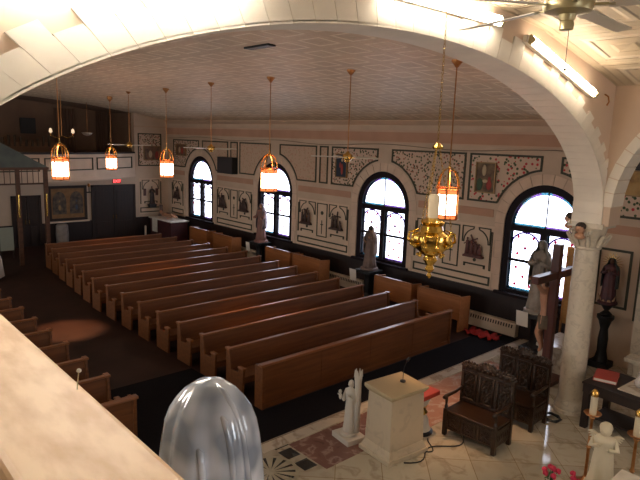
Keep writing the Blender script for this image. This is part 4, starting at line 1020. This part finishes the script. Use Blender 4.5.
# ------------------------------------------------------------------ entrance canopy at the back left
cn = thing('entrance_canopy', 'wooden canopy with grey sloping roof at the back of the aisle', 'canopy', (-24.2, 5.1, 0))
rf = MB()
for s in (-1, 1):
    pass
zt, ze = 4.75, 3.78
vs = [(-.75, -2.25, ze), (.45, -2.25, ze), (.45, 2.25, ze), (-.75, 2.25, ze), (-.3, -.6, zt), (.0, -.6, zt), (.0, .6, zt), (-.3, .6, zt)]
rf.add(vs, [(0, 1, 5, 4), (1, 2, 6, 5), (2, 3, 7, 6), (3, 0, 4, 7), (4, 5, 6, 7), (0, 3, 2, 1)]).build('roof', noisy('grey_roof', (.13, .16, .15), (.10, .12, .12), 3, .8), cn)
cw = wood('canopy_wood', (.06, .026, .014), (.12, .05, .025), .45, 1, 'y')
MB().box(-.75, .47, -2.27, 2.27, ze - .1, ze).box(.38, .42, -2.2, 2.2, 3.12, 3.18).build('eave_beam', cw, cn)
for y in (-2.15, -1.15, 1.15, 2.15):
    p = MB().box(.33, .47, y - .07, y + .07, 0, ze - .08).build('post', cw, cn)
    MB().tube([(.49, y - .02, 1.9), (.49, y - .02, 2.75)], .022, 8).build('brass_rod', gold, p)
sp = MB()
for i in range(22):
    y = -2.1 + .2 * i; sp.box(.39, .41, y - .012, y + .012, 3.16, 3.72)
sp.build('spindles', cw, cn)
tb = thing('cloth_table', 'small table with white cloth at the left edge behind the left pews', 'table', (-22.2, 4.6, 0))
MB().lathe([(.55, .78), (.56, .74), (.62, .1), (.60, .09), (.54, .74)], n=36, fold=lambda a, t: 1 + .05 * math.sin(12 * a) * (t if t < 1 else 1)).build('tablecloth', linen, tb, smooth='all')
MB().lathe([(.05, 0), (.05, .74), (.5, .745), (.5, .77)], n=20).build('table_stand', darkwood, tb)
sg = thing('notice_stand', 'pale notice board standing beneath the entrance canopy', 'notice stand', (-25.6, 6.2, 0))
MB().box(-.02, .02, -.25, .25, .3, 1.25).build('board', mat('pale_green', (.30, .33, .27), .7), sg); MB().box(-.03, -.01, -.25, -.2, 0, .3).box(-.03, -.01, .2, .25, 0, .3).build('stand_feet', darkwood, sg)
# things in the gallery
curt = noisy('gallery_curtain', (.13, .075, .05), (.18, .105, .07), 3, .9, (6, 6, .3))
for (y0, y1, lb) in ((9.9, 10.9, 'dark brown curtain panel on the gallery wall left of the fan'), (12.0, 12.65, 'dark curtain at the right end of the gallery')):
    c = MB(); n = 24; c.add([(BX - 3.1 + .05 * math.sin(k * 1.6), y0 + (y1 - y0) * k / n * 1.0, z) for z in (3.3, 6.3) for k in range(n + 1)], [(k, k + 1, k + n + 2, k + n + 1) for k in range(n)])
    tag(c.build('gallery_curtain', curt, smooth='all'), lb, 'curtain', 'curtains in the gallery')
tag(MB().box(BX - 3.18, BX - 3.1, 8.35, 9.05, 5.0, 5.75).build('dark_picture', black), 'small dark square picture on the gallery wall', 'picture')
gp = thing('organ_case', 'dim brown organ case standing in the gallery behind the parapet', 'organ', (BX - 1.8, 8.2, 3.12))
MB().box(-.4, .4, -1.2, 1.4, 0, 1.3).box(-.4, .1, -1.2, 1.4, 1.3, 1.5).build('case', brown, gp)
pp = MB()
for k in range(9): pp.tube([(.1, -1 + k * .25, 1.3), (.1, -1 + k * .25, 1.7 + .12 * math.sin(k))], .06, 10)
pp.build('pipes', mat('dull_pipes', (.12, .09, .06), .5, .4), gp)
gl = thing('pendant_light', 'white bowl pendant hanging in the gallery', 'lamp', (-26.8, 10.05, 5.1))
MB().lathe([(.03, -.1), (.15, -.07), (.24, .03), (.25, .05), (.23, .05), (.02, 0)], n=20).build('bowl', mat('milk_glass', (.5, .42, .33), .4), gl, smooth='all')
MB().tube([(0, 0, 0), (0, 0, cz(10.05) - 5.1)], .01, 5).build('hanging_rod', copper, gl)
cd = thing('candelabra', 'small two-armed brass light in front of the gallery', 'lamp', (-22.5, 7.5, 5.0))
MB().tube([(0, 0, 0), (0, 0, cz(7.5) - 5.0)], .012, 6).build('hanging_rod', copper, cd)
for s in (-1, 1):
    a = MB().tube([(0, 0, 0), (s * .14, s * .17, -.08), (s * .26, s * .31, .02), (s * .26, s * .31, .1)], .016, 6).build('arm', brass, cd)
    MB().lathe([(.02, .1), (.06, .14), (.045, .24), (.01, .28)], (s * .26, s * .31, 0), 10).build('shade', emis('warm_shade', (1, .75, .5), .8) if 'warm_shade' not in bpy.data.materials else bpy.data.materials['warm_shade'], a)

# ------------------------------------------------------------------ sanctuary lamp
sl = thing('sanctuary_lamp', 'ornate gold hanging sanctuary lamp with a white candle glass', 'sanctuary lamp', (-3.58, 4.85, 3.8))
MB().lathe([(.008, 0), (.03, .03), (.015, .06), (.05, .10), (.035, .14), (.075, .20), (.06, .24), (.16, .32), (.20, .40), (.19, .46), (.12, .50), (.10, .56), (.13, .60), (.06, .64)], n=28, fold=lambda a, t: 1 + .05 * math.sin(8 * a)).build('bowl', gold, sl, smooth=True)
orn = MB()
for k in range(10):
    a = 2 * PI * k / 10; c, s = math.cos(a), math.sin(a)
    orn.tube([(.15 * c, .15 * s, .34), (.24 * c, .24 * s, .40), (.23 * c, .23 * s, .48), (.17 * c, .17 * s, .5)], [.012, .018, .014, .008], 6); orn.ball((.2 * c, .2 * s, .36), .026, 8); orn.ball((.13 * c, .13 * s, .25), .02, 8)
orn.build('scrollwork', gold, sl, smooth='all')
MB().lathe([(.05, .64), (.055, .66), (.055, .86), (.045, .88)], n=18).build('candle_glass', emis('candle_glow', (.8, .66, .45), .12), sl, smooth=True)
chn = MB()
def chain(a, b, n):
    a, b = Vector(a), Vector(b); d = (b - a) / n
    for k in range(n):
        p = a + d * (k + .5); s = Vector((.011, 0, 0)) if k % 2 else Vector((0, .011, 0)); h = d * .62
        pts = [p + s * math.cos(t) + h * math.sin(t) for t in [i * PI / 3 for i in range(7)]]; chn.tube(pts, .0035, 4, False)
for k in range(3): a = 2 * PI * k / 3 + 2.6; chain((.21 * math.cos(a), .21 * math.sin(a), .45), (.02 * math.cos(a), .02 * math.sin(a), 1.36), 24)
chain((0, 0, 1.36), (0, 0, 3.19), 44)
chn.build('chain', gold, sl)
MB().lathe([(.05, 1.34), (.06, 1.36), (.02, 1.40)], n=12).build('chain_ring', gold, sl)

# ------------------------------------------------------------------ right foreground: table, candles, angel, flowers, altar
tb = thing('side_table', 'dark wooden side table with marble slab at the right edge', 'table', (-3.12, 11.05, 0), .0)
MB().box(-1.0, 1.6, -.5, .5, .70, .86).build('apron', darkwood, tb)
MB().box(-1.02, 1.62, -.52, .52, .86, .9).build('table_top', darkwood, tb, bevel=.01)
MB().box(-.45, 1.55, -.34, .42, .9, .925).build('marble_slab', marble_w, tb, bevel=.006)
for (x, y) in ((-.93, -.44), (-.93, .44), (1.5, -.44), (1.5, .44)): MB().box(x - .055, x + .055, y - .055, y + .055, 0, .7).build('leg', darkwood, tb)
MB().box(-.9, 1.5, -.3, .3, .16, .2).build('lower_shelf', darkwood, tb)
tb.rotation_euler.z = -.06
bk = thing('missal', 'closed red leather book lying on the left end of the side table', 'book', (-3.93, 11.1, .905), .25)
MB().box(-.2, .2, -.27, .27, 0, .01).box(-.2, .2, -.27, .27, .06, .07).box(-.2, -.185, -.27, .27, 0, .07).build('cover', redbook, bk, bevel=.004)
MB().box(-.185, .19, -.26, .26, .01, .06).build('pages', paper, bk)
crt = thing('glass_cruet', 'clear glass cruet on the marble slab of the side table', 'cruet', (-3.35, 11.1, .93))
MB().lathe([(.05, 0), (.085, .05), (.09, .12), (.05, .18), (.03, .22), (.045, .26)], n=18).build('vessel', mat('frosted_glass', (.55, .5, .48), .1), crt, smooth=True); MB().ball((0, 0, .29), .03).build('stopper', mat('crystal', (.7, .72, .75), .05), crt, smooth='all')
vc = thing('votive_candle', 'small red and amber votive glass right of the cruet', 'candle', (-2.95, 10.98, .93))
MB().lathe([(.05, 0), (.06, .04), (.06, .13), (.055, .13)], n=16).build('glass_cup', mat('votive_red', (.5, .1, .04), .15), vc, smooth=True)
tag(MB().lathe([(.05, 0), (.07, .01), (.07, .03), (.03, .05), (.02, .09)], (0, 0, 0), 16).build('small_dish', whitep, None, loc=(-3.13, 10.85, .93), smooth=True), 'tiny pale dish on the marble slab between cruet and votive', 'dish')
pt = thing('marble_pedestal', 'white swirled marble pedestal against the wall behind the side table', 'pedestal', (-3.95, 12.9, 0)); pt.scale = (.72, .72, 1)
MB().lathe([(.26, 0), (.26, .1), (.17, .16), (.15, .55), (.2, .7), (.28, .78)], n=20, fold=lambda a, t: 1 + .09 * math.sin(4 * a + 12 * t)).build('twisted_shaft', marble_c, pt, smooth='all')
MB().box(-.34, .34, -.3, .3, .78, .86).build('pedestal_top', marble_c, pt, bevel=.01)

def candlestand(label, x, y, top, first=[None]):
    if first[0]: return copy_tree(first[0], (x, y, 0), label)
    r = thing('candle_stand', label, 'candle stand', (x, y, 0), 0, 'tall brass candle stands')
    MB().lathe([(.17, 0), (.17, .03), (.06, .08), (.03, .14)], n=20).build('stand_base', copper, r, smooth=True)
    MB().lathe([(.024, .14), (.024, .6), (.04, .63), (.024, .66), (.022, top - .1), (.04, top - .06), (.03, top - .03)], n=14).build('stem', copper, r, smooth=True)
    MB().lathe([(.03, top - .03), (.10, top - .01), (.13, top + .02), (.125, top + .03), (.04, top)], n=20).build('drip_pan', copper, r, smooth=True)
    c = MB().lathe([(.052, top), (.052, top + .3), (.045, top + .305)], n=18).build('candle', ivory, r, smooth=True)
    MB().lathe([(.055, top + .30), (.058, top + .36), (.02, top + .41)], n=14).build('candle_follower', brass, c, smooth=True)
    MB().tube([(0, 0, top + .4), (0, 0, top + .44)], .004, 5).build('wick', black, c)
    first[0] = r; return r
candlestand('brass candle stand with thick ivory candle in front of the side table', -3.24, 8.78, 1.17)
candlestand('brass candle stand cut by the right edge', -2.54, 8.6, 1.17)
tag(MB().lathe([(.22, 0), (.22, .06), (.16, .1), (.14, .3), (.2, .36), (.2, .4)], (0, 0, 0), 16).build('statue_pedestal', marble_w, None, loc=(-2.82, 8.2, 0), smooth=True), 'round white marble pedestal under the angel statue', 'pedestal')
ag = thing('angel_statue', 'ivory angel statue with flowing robe in the lower right', 'statue', (-2.82, 8.2, .446), .3); ag.scale = (1.15, 1.15, 1.06)
robed(.84, ag, ivory, ivory, arms='hold', seed=8, width=1.3)
MB().ball((0, -.01, .79), (.068, .07, .085), 16).ball((0, -.08, .785), (.012, .014, .018), 8).build('face', ivory, ag, smooth='all')
MB().ball((0, .015, .815), (.078, .078, .075), 14, None).ball((0, .04, .75), (.07, .05, .07), 12).build('curls', ivory, ag, smooth='all')
wg = MB()
for s in (-1, 1):
    for j in range(4): wg.tube([(s * .05, .09, .56 + .02 * j), (s * (.12 + .01 * j), .12, .60 + .025 * j), (s * (.17 + .012 * j), .13, .55 + .035 * j)], [.02, .022, .008], 6)
wg.build('wings', ivory, ag, smooth='all')
roses = noisy('rose_pink', (.62, .03, .09), (.45, .015, .05), 20, .6); leafm = noisy('rose_leaf', (.03, .07, .025), (.05, .10, .03), 10, .6)
def bouquet(label, x, y, z, spots, first=None):
    v = thing('flower_vase', label, 'flowers', (x, y, 0))
    MB().lathe([(.1, 0), (.12, .1), (.05, .3), (.04, z - .3), (.09, z - .2), (.07, z - .08)], n=16).build('vase', whitep, v, smooth=True)
    for k, (dx, dy, dz) in enumerate(spots):
        c = (dx, dy, z + dz)
        b = MB()
        for j in range(7):
            a = j * 2.4; q = .016 * (j / 7) ** .5 * 1.6; b.ball((c[0] + q * math.cos(a), c[1] + q * math.sin(a), c[2] - .006 * j * .5), (.024, .024, .032), 8)
        o = b.build('blossom', roses, v, smooth='all')
        MB().tube([(dx * .2, dy * .2, z - .12), (dx * .8, dy * .8, z + dz * .4), (c[0], c[1], c[2] - .03)], .004, 5).build('stem', leafm, o)
    lf = MB()
    for k in range(22):
        a = k * 2.4; rr = .03 + .06 * random.random(); zz = z - .1 + .14 * random.random()
        M = Matrix.Rotation(a, 4, 'Z') @ Matrix.Rotation(.5, 4, 'Y')
        lf.ball((rr * math.cos(a), rr * math.sin(a), zz), (.035, .016, .004), 8, M)
    lf.build('leaves', leafm, v, smooth='all')
bouquet('pink rose bouquet at the bottom edge left of the candle stand', -3.24, 7.55, .66, [(-.09, -.02, .04), (-.03, .02, .09), (.03, -.02, .11), (.08, .03, .07), (.0, .06, .05), (.06, -.06, .02), (-.05, -.07, .02)])
bouquet('pink rose bouquet at the bottom edge below the angel statue', -2.9, 7.62, .62, [(-.08, .02, .14), (-.05, -.03, .10), (.04, .0, .05), (.08, .04, .03), (.05, -.07, .0), (-.02, .06, .03), (-.11, -.02, -.02)])
AP = Vector((-2.47, 8.0, 0))
alt = thing('main_altar', 'white-covered altar whose corner shows at the lower right edge', 'altar', (-2.1, 7.0, 0), 0)
MB().box(-.3, 2.4, -1.6, .85, 0, .93).build('altar_body', marble_w, alt, bevel=.01)
MB().box(-.36, 2.46, -1.66, .91, .93, .96).build('altar_cloth', linen, alt, bevel=.006)
# cords near the column foot
cd = MB(); rnd = random.Random(3)
for k in range(4):
    pts = []; 
    for j in range(14): a = j * .9 + k; pts.append((-4.62 + .17 * math.cos(a) * (1 + .3 * rnd.random()), 10.45 + .13 * math.sin(a) * (1 + .4 * rnd.random()), .02 + .05 * rnd.random()))
    cd.tube(pts, .011, 5)
tag(cd.build('coiled_cord', black), 'tangle of black cords on the marble beside the column foot', 'cord')

# ------------------------------------------------------------------ loft rail and the foreground statuette
rail = thing('loft_rail', 'pale wooden loft rail crossing the lower left corner', 'rail', (0, 0, 3.3))
railm = noisy('rail_wood', (.80, .57, .36), (.62, .38, .20), 3.0, .5, (2.5, 7, 5), lo=.38, hi=.66)
MB().box(-3.9, 1.5, .195, .392, 1.34, 1.40).build('hand_rail', railm, rail, bevel=.012)
pn = MB().box(-3.9, 1.5, .27, .31, .0, 1.34)
for k in range(10): pn.box(-3.9 + k * .6, -3.82 + k * .6, .25, .33, 0, 1.34)
pn.build('rail_panel', noisy('rail_paint', (.5, .42, .33), (.42, .35, .27), 2, .6), rail)
MB().box(-4.3, 4.9, -4.25, .8, 3.1, 3.3).build('floor', darkwood, kind='structure')
lb = thing('parapet_bracket', 'white shelf bracket outside the loft rail', 'shelf', (-.98, .62, 3.3)); MB().box(-.25, .25, -.16, .16, .68, .72).box(-.03, .03, -.28, .1, .5, .68).box(-.12, .12, -.1, .1, 0, .68).build('shelf_board', whitep, lb)
ns = thing('veiled_statuette', 'glossy silver-grey veiled statuette seen from behind in the foreground', 'statuette', (-1.0, .615, 4.02), 3.95)
silver = noisy('silver_glaze', (.28, .34, .44), (.74, .80, .92), 11, .14, metal=.1, spec=.9, lo=.38, hi=.62, detail=1)
vp = [(.13, 0), (.12, .2), (.114, .35), (.108, .45), (.104, .50), (.099, .545), (.093, .58), (.083, .61), (.070, .632), (.053, .652), (.032, .666), (.002, .673)]
def vf(a, t): 
    k = max(0, 1 - t) ** .5
    return 1 + .075 * math.sin(6 * a + .6) * k + .03 * math.sin(13 * a + 2) * k
pr2 = []
for (a, b) in zip(vp, vp[1:]):
    for s in range(4): pr2.append((a[0] + (b[0] - a[0]) * s / 4, a[1] + (b[1] - a[1]) * s / 4))
pr2.append(vp[-1])
MB().lathe(pr2, n=64, sy=.9, fold=vf).build('veil', silver, ns, smooth='all')
ed = MB()
for s in (-1, 1):
    ed.tube([(s * .02, -.05, .64), (s * .048, -.068, .60), (s * .06, -.08, .54), (s * .064, -.085, .42), (s * .068, -.09, .25), (s * .07, -.1, .03)], [.004, .008, .009, .009, .009, .009], 8)
rv = lambda z: next(a[0] + (b[0] - a[0]) * (z - a[1]) / (b[1] - a[1]) for a, b in zip(vp, vp[1:]) if a[1] <= z <= b[1])
for a0, a1, zt in ((2.3, 2.75, .668), (2.05, 2.35, .62), (1.5, 1.75, .56)):
    pts = []
    for k in range(14):
        z = zt - (zt - .02) * (k / 13) ** 1.6; a = a0 + (a1 - a0) * (k / 13) ** .6; pts.append((rv(z) * math.cos(a), .9 * rv(z) * math.sin(a), z))
    ed.tube(pts, [.003] + [.0075] * 13, 8)
ed.build('veil_hem', silver, ns, smooth='all')
MB().ball((0, -.06, .575), (.036, .045, .05), 16).ball((0, -.104, .572), (.006, .008, .012), 8).build('face', silver, ns, smooth='all')
pin = thing('rail_pin', 'tiny white-headed pin standing on the edge of the loft rail', 'pin', (-1.1, .375, 4.70))
MB().tube([(0, 0, 0), (0.0, .004, .035)], .0012, 6).build('pin_shaft', nickel, pin); MB().ball((0, .005, .038), (.005, .005, .004), 8).build('pin_head', whitep, pin, smooth='all')

# ------------------------------------------------------------------ light
w = bpy.data.worlds.new('world'); sc.world = w; w.use_nodes = True; bg = w.node_tree.nodes['Background']; bg.inputs[0].default_value = (.97, .97, .95, 1); bg.inputs[1].default_value = 7.6
for (y_, z_, h_) in ((1.6, 4.98, 2.2), (8.6, 3.6, 2.9)):  # portals for the openings added behind the camera
    l = bpy.data.lights.new('window_portal', 'AREA'); l.shape = 'RECTANGLE'; l.size = h_; l.size_y = 1.8; l.cycles.is_portal = True
    o = bpy.data.objects.new('window_portal', l); col.objects.link(o); o.location = (5.12, y_, z_); o.rotation_euler = (0, PI / 2, 0)
for side in (0, 1):  # right wall windows, then the added openings of the left wall
    for wx in WINX:
        l = bpy.data.lights.new('window_portal', 'AREA'); l.shape = 'RECTANGLE'; l.size = 2.3; l.size_y = 3.1; l.cycles.is_portal = True
        o = bpy.data.objects.new('window_portal', l); col.objects.link(o)
        o.location = (wx, WY + .32 if side == 0 else 2 * YC - WY - .32, 2.7); o.rotation_euler = (-PI / 2, 0, 0) if side == 0 else (PI / 2, 0, 0)
try: sc.cycles.use_denoising = True
except Exception: pass
sc.cycles.max_bounces = 8; sc.cycles.diffuse_bounces = 5; sc.cycles.transparent_max_bounces = 12; sc.cycles.sample_clamp_indirect = 6
sc.view_settings.view_transform = 'Standard'; sc.view_settings.look = 'None'; sc.view_settings.gamma = 1; sc.view_settings.use_curve_mapping = False
sc.view_settings.exposure = -0.13
